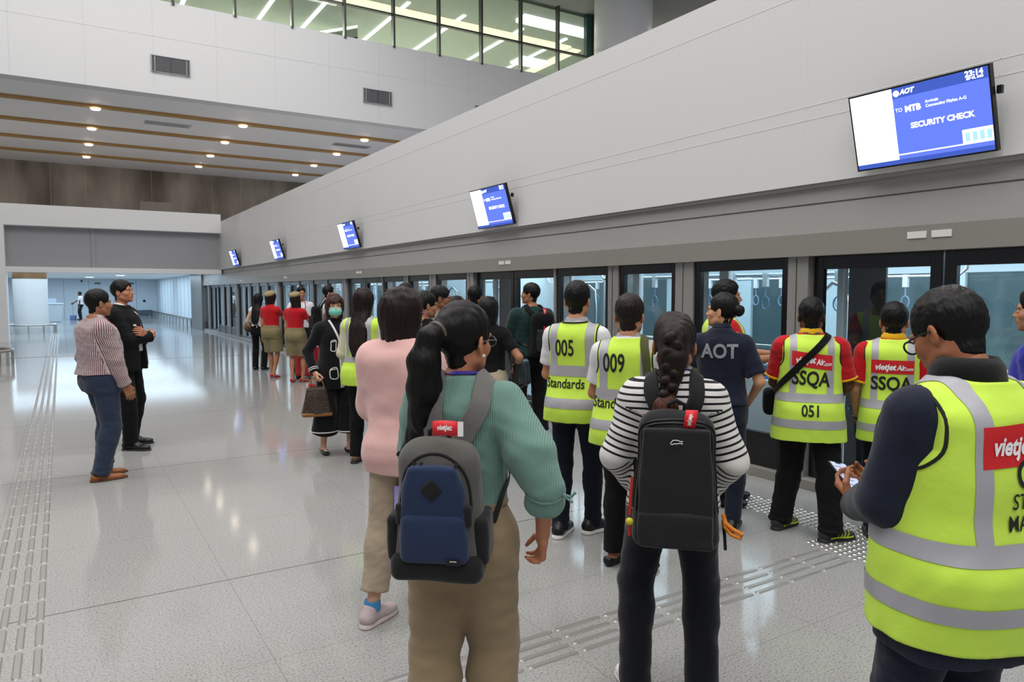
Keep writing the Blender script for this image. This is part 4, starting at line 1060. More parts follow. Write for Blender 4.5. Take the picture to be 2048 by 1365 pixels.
# tactile paving
def paving(name, label, loc):
    return empty(name, loc, 0, label, 'tactile paving')
M_bar = mat('tactile bar steel', '#9d9a96', .34, metal=.45)
def bar_mesh(L, w_, h_):
    n = 6; pts = []
    for s, c in ((1, 0), (-1, 1)): pts += [(s*(L/2-w_/2)+s*w_/2*math.sin(t), w_/2*math.cos(t)*s) for t in np.linspace(0, math.pi, n)]
    q = MB(); q.prism(pts, 2, 0, h_*.6); k = len(pts)
    return pts
def add_bar(q, x, y, L, w_, h_, along):
    pts = bar_mesh(L, w_, h_); n = len(pts); s = 1-.007*2/w_
    P = lambda p, k, z: (x+(p[0] if along == 'x' else p[1])*1, y+(p[1] if along == 'x' else -p[0]), z)
    V = [P(p, 1, .0) for p in pts]+[P((p[0]*(1-.012/L), p[1]*s), 1, h_) for p in pts]
    q.add(V, [tuple(range(n, 2*n))]+[(i, (i+1) % n, n+(i+1) % n, n+i) for i in range(n)])
TP = paving('tactile_paving', 'long guidance strip of four rows of steel bars running away along the left', (-.265, 4, 0)); rest = MB(); cnt = 0
for r in range(4):
    for i in range(108):
        x = -.38+.0765*r+.265; y = 1.2+.31*i+.155
        if i < 27: q = MB(); add_bar(q, x, y-4, .285, .036, .006, 'y'); q.build('bar', M_bar, TP); cnt += 1
        elif y < 22.2 or y > 22.6: add_bar(rest, x, y-4, .285, .036, .006, 'y')
cnt -= 0
o = rest.build('far_bars', M_bar, TP); o['kind'] = 'stuff'
q = MB()
for i in range(34):
    for jx in range(5): q.disc((-1.3+.05*i+.265, 22.22+jx*.06-4, 0), .018, .005, 8, 0, .011)
o = q.build('studs', M_bar, TP, True); o['kind'] = 'stuff'
TP = paving('tactile_paving', 'short guidance strip of four rows of steel bars leading to the screen doors at right', (2.6, 2.72, 0))
for r in range(4):
    for i in range(12):
        x1 = 4.14-.305*i-(0 if r < 2 else .01); q = MB(); add_bar(q, x1-.1425-2.6, 2.835-.0765*r-2.72, .283, .036, .006, 'x'); q.build('bar', M_bar, TP)
TP = paving('tactile_paving', 'field of small steel warning studs in front of the nearest screen door', (4.5, 2.9, 0)); st = []
for i in range(13):
    for k in range(32):
        x = 4.19+.05*i; y = 2.42+.05*k
        if y > 3.92 or (x < 4.47 and y > 3.0): continue
        st.append((x+(.025 if k % 2 else 0), y))
st.sort(key=lambda p: math.hypot(*p)); rest = MB(); proto = None
for n, (x, y) in enumerate(st):
    if n < 100:
        if proto is None: q = MB(); q.disc((0, 0, 0), .0175, .006, 12, 0, .011); proto = q.build('stud', M_steel, TP, True); o = proto
        else: o = proto.copy(); link(o, TP)
        o.location = (x-4.5, y-2.9, 0)
    else: rest.disc((x-4.5, y-2.9, 0), .0175, .006, 12, 0, .011)
o = rest.build('far_studs', M_steel, TP, True); o['kind'] = 'stuff'
struct(MB().box(.6, 5.2, 20.17, 20.2, 0, .003).build('trim_floor_strip', M_steel))

# display screens
E_blue = emis('screen blue', '#5a72e6', 1.1); E_navy = emis('screen navy', '#3a55b4', 1.0); E_wht = emis('screen white', '#f4f8ff', 1.5); E_txt = emis('screen text', '#ffffff', 1.7); E_pale = emis('screen pale', '#9fd0da', 1.1); E_bt = emis('screen blue faint', '#c6e6f2', 1.3)
def make_tv(yc, label, full=True):
    T = empty('display_screen', (5.2, yc, 2.6), 0, label, 'screen', 'display screens on the wall')
    W, Hh, D = .97, .555, .045
    tl = math.radians(16); Rm = Matrix(((math.cos(tl), 0, -math.sin(tl)), (0, 1, 0), (math.sin(tl), 0, math.cos(tl))))
    # local frame of the panel: u = to the viewer's right (-Y), v = up, n = towards the hall (-X)
    def P(u, v, n): p = Rm@Vector((-n, -u, v)); return (p.x, p.y, p.z)
    def slab(u0, u1, v0, v1, n0, n1, m, nm, par):
        V = [P(u, v, n) for n in (n0, n1) for u, v in ((u0, v0), (u1, v0), (u1, v1), (u0, v1))]
        q = MB(); q.add(V, [(0, 1, 2, 3), (7, 6, 5, 4), (0, 4, 5, 1), (1, 5, 6, 2), (2, 6, 7, 3), (3, 7, 4, 0)]); return q.build(nm, m, par)
    slab(-W/2, W/2, 0, Hh, -D, 0, M_blk, 'casing', T)
    MB().box(.045, .079, -.1, .1, .10, .24).build('wall_bracket', M_blk, T)
    MB().box(-.05, -.02, -W/2-.03, -W/2+.0, .36, .41).build('side_sensor', M_blk, T)
    b = .012; u0, u1 = -W/2+b, W/2-b; v0, v1 = b, Hh-b; ww = u1-u0; hh = v1-v0; um = u0+ww*.335
    S = slab(u0, u1, v0, v1, 0, .001, E_blue, 'display', T)
    slab(u0, um, v0+hh*.06, v1, .001, .0015, E_wht, 'white_column', S)
    slab(um, u1, v1-hh*.135, v1, .001, .0015, E_navy, 'top_bar', S); slab(u0, u1, v0, v0+hh*.06, .001, .0018, E_navy, 'bottom_bar', S)
    slab(um, u1, v0+hh*.115, v0+hh*.13, .0015, .002, E_txt, 'rule', S)
    slab(u1-ww*.20, u1, v0+hh*.115, v0+hh*.30, .0015, .002, E_wht, 'train_panel', S)
    for k in range(4): slab(u1-ww*(.18-.047*k), u1-ww*(.15-.047*k), v0+hh*.15, v0+hh*.26, .002, .0023, E_pale, 'pictogram', S)
    def tx(s, size, u, v, m=E_txt, bold=0, shear=0, al='LEFT'):
        V, F = text_geo(s, size, bold, shear, al); mesh_np('screen_text', np.array([P(u+x, v+y, .0028) for x, y in V[:, :2]]), F, m, S, False)
    tx('TO', .036, um+ww*.012, v0+hh*.705); tx('MTB', .056, um+ww*.085, v0+hh*.70, bold=.003); tx('Arrivals', .028, um+ww*.235, v0+hh*.745, bold=.0004); tx('Connecting Flights A-G', .028, um+ww*.235, v0+hh*.69, bold=.0004)
    tx('SECURITY CHECK', .052, um+ww*.335, v0+hh*.475, bold=.0018, al='CENTER')
    tx('23:14', .05, u1-ww*.03, v1-hh*.045, bold=.0018, al='RIGHT'); tx('SEP 03, 2023', .02, u1-ww*.03, v1-hh*.10, bold=.0006, al='RIGHT')
    tx('AOT', .045, um+ww*.06, v1-hh*.07, bold=.002, shear=.3); q = MB(); 
    V = [P(um+ww*.032+.022*math.cos(t), v1-hh*.075+.022*math.sin(t), .0028) for t in np.linspace(0, 6.283, 25)[:-1]]; mesh_np('emblem', V, [tuple(range(24))], E_txt, S, False)
    tx('AOT', .03, u0+ww*.06, v0+hh*.5, E_bt, .001)
    return T
T0 = make_tv(2.845, 'nearest blue and white information screen, large at the upper right, reading security check')
for k in range(1, 5):
    c = copy_tree(T0); c.location.y = 2.86+5.9*k+(.0 if k < 4 else -.1)
    c['label'] = ('second nearest information screen, above the man in the green shirt', 'third information screen along the wall, middle of the row', 'fourth information screen along the wall, second farthest', 'farthest small information screen at the end of the wall')[k-1]
# glass stickers
o = MB(); 
V, F = text_geo('AOT', .05, .0015, .2, 'LEFT'); C0 = 2.80+.85
st = empty('glass_sticker', (DX+.046, C0, 1.0), 0, 'small round airport sticker on the lower glass of the nearest screen door', 'sticker')
mesh_np('sticker_text', np.array([(0, -.05-x, y-.28) for x, y in V[:, :2]]), F, mat('sticker blue', '#3c5b78', .5), st, False)
q = MB(); q.tube([(0, .04*math.cos(t)-.0, .032*math.sin(t)-.28) for t in np.linspace(0, 6.283, 20)[:-1]], .004, 6, 0, True); q.tube([(0, -.05, -.29), (0, 0, -.275), (0, .05, -.265)], .005, 6); q.build('sticker_emblem', MATS['sticker blue'], st)
# ----------------------------------------------------------------- the crowd
HB = hair_mat('hair black', '#060505', '#110d0c'); HD = hair_mat('hair dark brown', '#140b09', '#271712'); HR_ = hair_mat('hair chestnut', '#120c0a', '#2e1a13')
HV = cloth('hi vis yellow', '#c4e650', .72, .18, .15, 300, .1); TAPE = mat('reflective tape', '#a3a2a8', .38, spec=.6, bump=.15, bscale=600); INK = mat('print black', '#161a12', .7)
PIPE = mat('vest piping', '#141414', .7); C_black = cloth('black cloth', '#0b0b0d', sheen=.03); C_navy = cloth('navy cloth', '#0f1320', sheen=.05); C_white = cloth('white cotton', '#d9d8db'); C_red = cloth('red cotton', '#b3121c'); C_yel = cloth('yellow trim', '#d9a514')
S_blk = mat('black shoe leather', '#0f0f10', .38); S_wht = mat('white sole', '#d9d5cf', .6); S_dk = mat('dark sole', '#26262a', .7); LAN = mat('red lanyard', '#b8202c', .6); LANB = mat('blue lanyard', '#3c2f8f', .6)
GL = mat('glasses frame', '#131316', .3); LOGO = mat('red logo patch', '#cc1c22', .65); PW = mat('print white', '#f0eeee', .6)
def carry(h, name, label, cat, base, group=None, kind=None):
    R = Matrix.Rotation(h.root.rotation_euler.z, 3, 'Z'); p = R@Vector(base)+Vector((h.root.location.x, h.root.location.y, 0))
    return empty(name, p, h.root.rotation_euler.z, label, cat, group), np.array(base, float)
def fmesh(f, name, m, E, off, wr=0, seed=1, wf=30, smooth=1):
    V, F = f.net(smooth)
    if wr: V = wrinkle(V, F, wr, wf, seed)
    return mesh_np(name, V-off, F, m, E), V, F
def tubes(name, paths, r, m, E, off, closed=False, seg=8):
    b = MB()
    for p in paths: b.tube([np.asarray(q, float)-off for q in p], r, seg, 0, closed)
    return b.build(name, m, E, True)
def bag_strap(bvh, pts, w, m, E, off, name='strap', o=.004, n=50, snap=.1, thick=.004): return ribbon(bvh, pts, w, m, E, o, thick, name, n, snap, None, off)
def backpack(h, label, zc, size, mats, tilt=0, dx=0, pocket=True, gap=.0, strapx=.072, sw=.062, q=.006, style='a'):
    """pack on the back; size = half extents (x, y, z)"""
    S = h.S; hx, hy, hz = size
    hit = h.cast(h.tbvh, dx+h.hip[0], zc+hz*.3, (0, 1, 0), 0); yb = hit[1] if hit is not None else -.12
    c = V3(h.ctr(zc)[0]+dx, yb-hy-gap, zc); R = rotx(math.radians(tilt)); W = lambda x, y, z: c+R@V3(x, y, z)
    E, off = carry(h, 'backpack', label, 'backpack', (c[0], c[1], c[2]-hz))
    f = Field(c-max(hz, hx)-.12, c+max(hz, hx)+.12, q)
    f.add(rbox(c, (hx, hy, hz), .055, R, top=.80, topy=.72), .02); f.add(ell(W(0, -.01, hz*.62), V3(hx*.80, hy*.8, hz*.42), R), .03)
    o, V, F = fmesh(f, 'main_body', mats['body'], E, off, .0025, 3, 26)
    bv = BVHTree.FromPolygons(V.tolist(), F.tolist())
    def front(nm, cz, w, hh, m, r=.03, dep=.018, top=.9):
        f = Field(c-.4, c+.4, q); f.add(rbox(W(0, -hy-.004, cz), (w, dep, hh), r if r < dep else dep*.95, R, top=top), .01)
        f2 = rbox(W(0, -hy-.004, cz), (w, .2, hh), r*1.6, R, top=top); X = [a for a in f.ax]
        f.add(ell(W(0, -hy+dep*.2, cz), V3(w*.94, dep*1.35, hh*.94), R), .02)
        return fmesh(f, nm, m, E, off, .0015, 5, 30)
    if style == 'a':
        front('upper_panel', hz*.36, hx*.72, hz*.40, mats['panel'], .05, .016, .70); front('front_pocket', -hz*.30, hx*.74, hz*.38, mats['panel'], .04, .026, .92)
        fp = [W(x, -hy-.004+(.02 if abs(x) > hx*.7 else .008), z) for x, z in ()]
        b = rbox(W(0, -hy-.002, hz*.03), (hx*.80, .012, .035), .01, R); f = Field(c-.4, c+.4, q); f.add(b, .01); fmesh(f, 'middle_band', mats['dark'], E, off)
        b = rbox(W(0, -hy*.6, -hz*.80), (hx*.98, hy*.55, hz*.2), .03, R); f = Field(c-.5, c+.5, q); f.add(b, .01); fmesh(f, 'base_panel', mats['dark'], E, off, .002)
        for sg in (-1, 1):
            f = Field(c-.4, c+.4, q); f.add(rbox(W(sg*(hx-.010), .0, -hz*.42), (.022, hy*.75, hz*.36), .018, R), .01); fmesh(f, 'side_pocket', mats['dark'], E, off, .002)
        arc = [W(hx*.80*math.sin(t)*.98, -hy*.55-.02, hz*.20+hz*.70*math.cos(t)) for t in np.linspace(-1.9, 1.9, 30)]
        arc = [np.array(bv.find_nearest(Vector(p))[0]) for p in arc]; tubes('zipper', [arc], .005, mats['dark'], E, off)
        f = Field(c-.4, c+.4, .004); f.add(rbox(W(.0, -hy-.026, hz*.44), (.026, .004, .026), .004, R@roty(.785)), .002); fmesh(f, 'lash_tab', mats['dark'], E, off)
    elif style == 'b':
        front('front_panel', hz*.02, hx*.84, hz*.80, mats['panel'], .05, .014, .86)
        f = Field(c-.4, c+.4, q); f.add(rbox(W(0, -hy-.012, -hz*.66), (hx*.82, .016, hz*.26), .014, R), .01); fmesh(f, 'lower_pocket', mats['panel'], E, off, .003)
        for ww, tt in ((.90, .0), (.985, .35)):
            arc = [W(hx*ww*max(-1, min(1, 1.25*math.sin(t))), -hy*(1-tt)*.8, hz*.05+hz*.83*(1-(abs(t)/1.9)**3*2)) for t in np.linspace(-1.75, 1.75, 44)]
            arc = [np.array(bv.find_nearest(Vector(p))[0]) for p in arc]; tubes('zipper', [arc], .0045, mats['dark'], E, off)
    else:
        front('front_panel', -hz*.25, hx*.78, hz*.5, mats['panel'], .05, .02, .9)
    tubes('handle', [[W(-.03, hy*.1, hz*.95), W(-.03, hy*.1-.005, hz+.03), W(0, hy*.1-.008, hz+.045), W(.03, hy*.1-.005, hz+.03), W(.03, hy*.1, hz*.95)]], .008, mats['dark'], E, off)
    for sg in (-1, 1):
        sx = strapx*S; sh = h.sh['r' if sg > 0 else 'l']; xs = h.neckb[0]+sg*sx
        pts = [W(sg*min(.05, hx*.5), hy*.5, hz*.88), V3(xs, h.neckb[1]-.075*S, 1.37*S), V3(xs, h.neckb[1]-.03*S, 1.455*S), V3(xs+sg*.004, h.neckb[1]+.05*S, 1.42*S), V3(xs+sg*.012, h.neckb[1]+.11*S, 1.32*S), V3(xs+sg*.03, h.neckb[1]+.12*S, 1.2*S), ]
        bag_strap(h.tbvh, pts, (sw, sw*.7), mats['strap'], E, off, 'shoulder_strap', .006, 60, .09, .012)
        q_ = [V3(xs+sg*.03, h.neckb[1]+.12*S, 1.2*S), V3(sh[0]-sg*.01, h.neckb[1]+.06*S, 1.12*S), V3(sh[0]-sg*.005, h.neckb[1]-.03*S, 1.06*S), V3(c[0]+sg*hx*.9, c[1]+hy*.9, zc-hz*.55)]
        bag_strap(h.tbvh, q_, .022, mats['dark'], E, off, 'webbing', .006, 40, .05, .003)
    return E, off, W, bv
def luggage_tag(E, off, p, u, v, n, red, white, rot=0):
    """small looped paper tag: red face with a white tail"""
    p = np.asarray(p, float); u, v, n = unit(u), unit(v), unit(n); q = MB(); V = []
    for i in range(9):
        t = i/8; V += [p-u*.022+v*(-.075*t)+n*(.012+.016*math.sin(t*3.1)), p+u*.022+v*(-.075*t)+n*(.012+.016*math.sin(t*3.1))]
    o = mesh_np('luggage_tag', np.array(V)-off, [(2*i, 2*i+1, 2*i+3, 2*i+2) for i in range(8)], red, E); sd = o.modifiers.new('thick', 'SOLIDIFY'); sd.thickness = .001; o['label'] = 'red paper luggage tag'
    V2 = [p+u*s*.022+v*z+n*.014 for z in (-.075, -.092) for s in (-1, 1)]
    mesh_np('tag_tail', np.array(V2)-off, [(0, 1, 3, 2)], white, o)
    T, F = text_geo('vietjet', .022, .0008, .2); mesh_np('tag_print', np.array([p+v*(-.037-x*.8)+u*(y)+n*(.032-abs(x)*.25) for x, y in T[:, :2]])-off, F, white, o, False)
    return o
tagr = mat('tag red', '#d8232b', .5); tagw = mat('tag white', '#ece9e6', .6)
def std_vest_prints(h, number, word, zn, zw, nx=-.02, wx=-.02, sz=.15):
    S = h.S; h.text(h.vbvh, number, sz, nx, zn, INK, h.vo, .0022, 0, sx=.60, name='number'); h.text(h.vbvh, word, .088, wx, zw, INK, h.vo, .0012, 0, sx=.80, name='word')

# --- the two men talking at the left
h = Human('man in a maroon striped shirt and blue jeans standing in brown loafers at the left', (.26, 7.42), 74, 1.70, 'M', 1.10, .0085, '#9a6a4c', head=(-4, 2, 0), ra=(.215, .15, .845), la=(-.24, .06, .85), lean=-2, fl=(-.085, .04, 6), fr=(.095, -.04, -6), bw=1.04, seed=11, hip=(0, .02))
h.body(); jean = cloth('blue denim', '#2b3549', .9, .35)
h.trousers(jean, .014, (.104, .080, .070), .05, 1.0, kbreak=1, wr=.006); h.top('shirt', ramp_mat('maroon stripe', 'pat', [(0, '#b9adae'), (.55, '#6d3f45')], period=.0125), 'long', .024, .955, .012, (.074, .064, .052), .009, 18, pat='v', infb=.03)
h.collar(MATS['maroon stripe'], h.topo); h.shoes(mat('tan leather', '#96592a', .45), mat('tan sole', '#5b3518', .6), 'flat'); h.hair(HB, 'short', .8, -.07, noise=.5); h.lanyard(LAN)
MB().tube([(.178*math.sin(t)+h.hip[0], .128*math.cos(t)+h.hip[1]+.01, .985) for t in np.linspace(0, 6.283, 37)[:-1]], .016, 8, 0, True).build('belt', mat('belt grey', '#4b4440', .5), h.root, True)
h = Human('tall man in a black suit with folded arms looking up to the right', (.56, 8.80), 118, 1.80, 'M', 1.08, .0085, '#b3785c', head=(2, 9, 0), la=(.035, .225, 1.165), ra=(-.03, .262, 1.135), lp=(-1, -.3, -1), rp=(1, -.3, -1), lh=dict(curl=.6, face=(0, -1, 0), dir=(1, -.1, .25)), rh=dict(curl=.6, face=(0, -1, 0), dir=(-1, -.15, .25)), lean=-2, fl=(-.13, -.02, 12), fr=(.16, .10, -10), bw=1.02, seed=12)
h.body(); h.trousers(C_black, .014, (.100, .076, .064), .04, 1.03); h.top('shirt', C_white, 'none', .016, .99, 0, wr=.005, infb=.03)
h.top('jacket', C_black, 'long', .032, .80, .03, (.076, .066, .052), .006, 16, extra=[(cone((0, .20, .78), (0, .20, 1.30), .075, .05), .01, 's')], infb=.036)
h.collar(C_white, h.topo); h.shoes(S_blk, S_dk, 'shoe'); h.hair(HB, 'short', 1.3, -.06)
MB().box(.10, .15, .165, .175, 1.325, 1.342).build('name_badge', PW, h.root); MB().tube([(-.03, .165, 1.34), (-.02, .17, 1.2), (-.01, .16, 1.05)], .008, 6).build('tie_cord', mat('tie grey', '#6b6b74', .6), h.root, True)
# --- far corridor
h = Human('distant cleaner in a white top and dark trousers holding a long dustpan', (.98, 51.5), -75, 1.72, 'M', 1, .014, '#5a3b2c', ra=(.12, .40, 1.02), seed=13)
h.body(False, legs=False); h.top('shirt', C_white, 'short', .014, .93); h.trousers(C_navy); h.shoes(S_blk, None, 'shoe'); h.hair(HB)
E, off = carry(h, 'dustpan', 'long handled blue dustpan held by the distant cleaner', 'dustpan', (.12, .45, 0)); MB().tube([(0, 0, .12), (0, 0, 1.02)], .014, 8).build('handle', M_steel, E, True); MB().box(-.16, .16, -.14, .14, 0, .28).build('pan', mat('pan blue', '#5b6f9a', .5), E, bevel=.02)
h = Human('distant woman in a blue top half hidden behind the suited man', (3.02, 50.2), 200, 1.60, 'F', 1, .014, '#c08a70', ra=(.1, .2, 1.1), seed=14)
h.body(False, legs=False); h.top('blouse', cloth('mid blue', '#4b78bf'), 'short'); h.trousers(C_navy); h.shoes(S_blk, None, 'shoe'); h.hair(HB, 'mid')
# --- cabin crew group
h = Human('woman in black trousers with long black hair and a brown crossbody bag', (3.60, 16.1), 40, 1.65, 'F', .95, .012, '#c39a80', seed=15, la=(-.20, .02, .86))
h.body(False, legs=False); h.top('blouse', C_white, 'none', .012, .93); h.trousers(C_black, .012, (.09, .068, .07), .05); h.shoes(S_blk, None, 'shoe'); h.hair(HB, 'long')
E, off = carry(h, 'crossbody_bag', 'brown crossbody bag hanging at the hip of the woman in black trousers', 'bag', (-.25, .02, .82)); f = Field((-.4, -.15, .75), (-.1, .2, 1.1), .009); f.add(ell((-.25, .02, .93), (.07, .14, .12)), .02); fmesh(f, 'bag_body', mat('brown leather', '#5d4433', .5), E, off)
bag_strap(h.tbvh, [(-.22, -.05, 1.0), (-.1, -.14, 1.2), (.09, -.06, 1.41), (.11, .05, 1.36), (-.05, .13, 1.2), (-.22, .08, 1.0)], .02, MATS['brown leather'], E, off)
khaki = cloth('khaki shorts', '#7c7150'); beret_m = cloth('khaki beret', '#8f8158'); redshoe = mat('red patent shoe', '#b0121a', .25, coat=.5); S_wl = mat('skin toned', '#a87552', .6)
def beret(h, tilt=.3):
    f = Field((-.14, -.16, .0), (.14, .12, .17), .008); f.add(ell((0, -.035, .085), (.105, .115, .052), rotx(tilt)), .01); f.add(cone((0, -.03, .11), (0, -.04, .15), .012, .008), .01); V, F = f.net()
    return mesh_np('beret', (h.hc+(V.astype(float)*h.hs)@h.HR.T).astype(f32), F, beret_m, h.root)
def crew(label, pos, az, H, **k):
    h = Human(label, pos, az, H, 'F', 1.0, .010, '#b07c5c', group='cabin crew in red tops', **k)
    h.body(); h.top('polo_shirt', C_red, .55, .010, .985, 0, (.058, .054, .04), .004, 20); h.trousers(khaki, .018, (.116, .116, .1), .52, 1.045, 'shorts'); h.shoes(redshoe, None, 'heel'); h.hair(HD, 'mid'); beret(h); return h
h1 = crew('left cabin crew woman in red top, khaki shorts and beret, reaching out an arm', (3.50, 14.55), 46, 1.69, ra=(.10, .52, 1.06), rp=(.8, -.2, -.6), head=(14, 6, 4), fl=(-.07, .10, 5), fr=(.06, -.06, -20), seed=16, lean=-2)
h2 = crew('cabin crew woman in red top, khaki shorts and beret, standing by the red suitcase', (3.68, 13.5), 38, 1.67, ra=(.22, .30, 1.02), rp=(.8, -.5, -.3), head=(-24, -2, -8), fl=(-.08, -.02, 5), fr=(.10, .06, -25), seed=17, twist=8)
E, off = carry(h2, 'papers', 'bundle of papers held by the crew woman beside the red suitcase', 'papers', (.2, .38, 1.0)); MB().add([(-.03, -.06, .0), (.14, .1, .06), (.12, .16, .10), (-.06, .03, .04), (-.03, -.06, .02), (.14, .1, .08), (.12, .16, .12), (-.06, .03, .06)], [(0, 3, 2, 1), (4, 5, 6, 7), (0, 1, 5, 4), (1, 2, 6, 5), (2, 3, 7, 6), (3, 0, 4, 7)]).build('sheet', mat('paper cream', '#cfc4a4', .6), E)
h = Human('man in a white shirt with black shoulder bag facing the crew women', (4.06, 14.45), 182, 1.78, 'M', .95, .012, '#b07b5c', ra=(.2, .12, .92), rp=(1, -.4, 0), seed=18)
h.body(); h.top('shirt', C_white, 'short', .016, .93); h.trousers(C_navy); h.shoes(S_blk, None, 'shoe'); h.hair(HB, 'short', 1.3); h.lanyard(LAN)
E, off = carry(h, 'shoulder_bag', 'black shoulder bag hanging at the side of the man in white', 'bag', (.26, .05, .80)); f = Field((.1, -.2, .7), (.45, .3, 1.3), .010); f.add(rbox((.27, .05, .98), (.06, .16, .15), .05), .02); fmesh(f, 'bag_body', C_black, E, off); bag_strap(h.tbvh, [(.25, -.06, 1.1), (.19, -.06, 1.3), (.10, -.03, 1.46), (.12, .06, 1.42), (.2, .1, 1.3), (.26, .12, 1.1)], .035, C_black, E, off)
h = Human('man in a white shirt with a black backpack, seen in profile behind the crew', (4.18, 13.1), 92, 1.79, 'M', .95, .012, '#b98464', ra=(.15, .30, 1.0), seed=19, head=(10, 2, 0))
h.body(); h.top('shirt', C_white, .75, .016, .93, wr=.006); h.trousers(C_navy); h.shoes(S_blk, None, 'shoe'); h.hair(HB, 'short', 1.3); h.lanyard(LAN)
backpack(h, 'black backpack on the man in white beside the crew women', 1.20, (.15, .09, .23), dict(body=C_black, panel=mat('pack black', '#15161a', .6), dark=S_blk, strap=C_black), style='c', q=.011)
h = Human('person in a maroon top hidden behind the woman with the face mask', (3.72, 11.4), 78, 1.65, 'F', 1, .012, '#b98464', seed=20)
h.body(False, legs=False); h.top('blouse', cloth('maroon cotton', '#57202b'), 'long', .02, .9); h.trousers(C_black); h.shoes(S_blk, None, 'shoe'); h.hair(HB, 'mid')
SU = empty('suitcase', (4.02, 13.95, 0), -.5, 'red hard shell suitcase standing beside the crew woman', 'suitcase'); MB().box(-.22, .22, -.13, .13, .06, .66).build('shell', mat('red shell', '#b3161c', .3, coat=.5), SU, bevel=.05, seg=4)
MB().tube([(-.12, .1, .66), (-.12, .1, 1.0), (.12, .1, 1.0), (.12, .1, .66)], .011, 8).build('pull_handle', M_blk, SU, True); [MB().box(x-.03, x+.03, y-.03, y+.03, 0, .07).build('wheel', M_blk, SU, bevel=.015) for x in (-.17, .17) for y in (-.08, .08)]
# --- masked woman and the woman in the vest
h = Human('woman in a face mask and black knit suit with white trim, holding a brown handbag', (2.40, 7.33), 172, 1.655, 'F', .98, .0075, '#d2a184', head=(20, -1, 0), ra=(.245, .03, .885), la=(-.20, .10, .90), lh=dict(curl=.8, face=(1, 0, 0)), rh=dict(curl=1.25, face=(-1, 0, 0)), fl=(-.11, .10, 10), fr=(.12, -.06, -12), seed=21)
h.body(); knit = cloth('black knit', '#0f1013', .95); trim = mat('white trim', '#dcd9d6', .7)
h.trousers(knit, .014, (.10, .112, .142), .235, 1.0, 'culottes', .004, 14); h.top('cardigan', knit, 'long', .022, .70, .018, (.060, .054, .046), .004, 16)
h.shoes(S_blk, None, 'flat'); h.hair(hair_mat('hair auburn', '#2a1711', '#4d2b1e'), 'mid', .9, fringe=1)
d0 = (0, -1, 0)
def ring_trim(bvh, pts, w, par, nm='trim', snap=.1): return ribbon(bvh, pts, w, trim, par, .003, .003, nm, 40, snap)
S = h.S; par = h.topo
ring_trim(h.tbvh, [(-.075, .03, 1.43*S), (-.06, .12, 1.36*S), (-.01, .18, 1.2*S)], .022, par); ring_trim(h.tbvh, [(.075, .03, 1.43*S), (.06, .12, 1.36*S), (.01, .18, 1.2*S), (0, .2, 1.0*S), (0, .2, .72*S)], .022, par); ring_trim(h.tbvh, [(-.02, .2, 1.1*S), (-.025, .2, .9*S), (-.025, .2, .72*S)], .012, par)
for x0, z0, w2, h2 in ((.10, 1.13, .042, .05), (.10, .86, .058, .062), (-.10, 1.13, .042, .05), (-.10, .86, .058, .062)):
    loop = [(x0+math.copysign(min(abs(math.cos(t))*1.3, 1), math.cos(t))*w2, .22, z0+math.copysign(min(abs(math.sin(t))*1.3, 1), math.sin(t))*h2) for t in np.linspace(0, 6.283, 25)]
    ribbon(h.tbvh, loop, .010, trim, par, .003, .002, 'pocket_trim', 48, .2); ribbon(h.tbvh, [(x0-w2, .22, z0+h2*.68), (x0+w2, .22, z0+h2*.68)], .008, trim, par, .003, .002, 'pocket_trim', 10, .2)
for k in 'lr':
    for t in (.80, .88):
        c = h.el[k]*(1-t)+h.wr[k]*t; u = unit(h.wr[k]-h.el[k]); e1 = unit(np.cross(u, [0, 1, .2])); e2 = np.cross(u, e1); MB().tube([c+(e1*math.cos(a)+e2*math.sin(a))*.0505*S for a in np.linspace(0, 6.283, 25)[:-1]], .005, 6, 0, True).build('cuff_trim', trim, par, True)
    c = h.an[k]+unit(h.kn[k]-h.an[k])*.165*S; MB().tube([c+V3(math.cos(a), math.sin(a), 0)*.143*S for a in np.linspace(0, 6.283, 41)[:-1]], .006, 6, 0, True).build('hem_trim', trim, h.root, True)
f = Field((-.1, -.02, -.13), (.1, .14, .02), .0045); f.add(ell((0, .045, -.058), (.068, .072, .056)), .01); f.cut(lambda X, Y, Z: f32(.012)-Y); V, F = f.net(); V = wrinkle(V, F, .0012, 60, 4, (.3, .3, 2)); mk = mesh_np('face_mask', (h.hc+(V.astype(float))@h.HR.T).astype(f32), F, mat('mask turquoise', '#7fd0c0', .8), h.root)
tubes('ear_loop', [[h.frame((sx*.062, .03, -.03+dz)), h.frame((sx*.078, .0, -.02+dz*.7)), h.frame((sx*.08, -.02, -.01))] for sx in (-1, 1) for dz in (0, -.05)], .0015, PW, mk, np.zeros(3))
pc, u, n, t = h.soft['rpalm']; base = pc+V3(0, 0, -.40)
E, off = carry(h, 'handbag', 'brown monogram-patterned handbag with tan base held by the masked woman', 'handbag', base)
def mono(nt, b):
    L = nt.links.new; tc = N(nt, 'ShaderNodeTexCoord'); v = N(nt, 'ShaderNodeTexVoronoi', i_Scale=48.); L(tc.outputs['Object'], v.inputs['Vector']); r = N(nt, 'ShaderNodeValToRGB'); r.color_ramp.elements[0].color = lin('#6d5a3e'); r.color_ramp.elements[1].color = lin('#33261e'); r.color_ramp.elements[0].position = .12; r.color_ramp.elements[1].position = .3; L(v.outputs['Distance'], r.inputs[0]); L(r.outputs[0], b.inputs['Base Color'])
bm_ = node_mat('patterned brown canvas', mono, .5); tanl = mat('tan leather trim', '#8a5a2c', .5); RB = rotz(-.35)
f = Field(base-.26, base+V3(.26, .26, .36), .007); f.add(rbox(base+V3(0, 0, .155), (.155, .08, .15), .03, RB, top=.60, topy=.45), .01); fmesh(f, 'bag_body', bm_, E, off, .002)
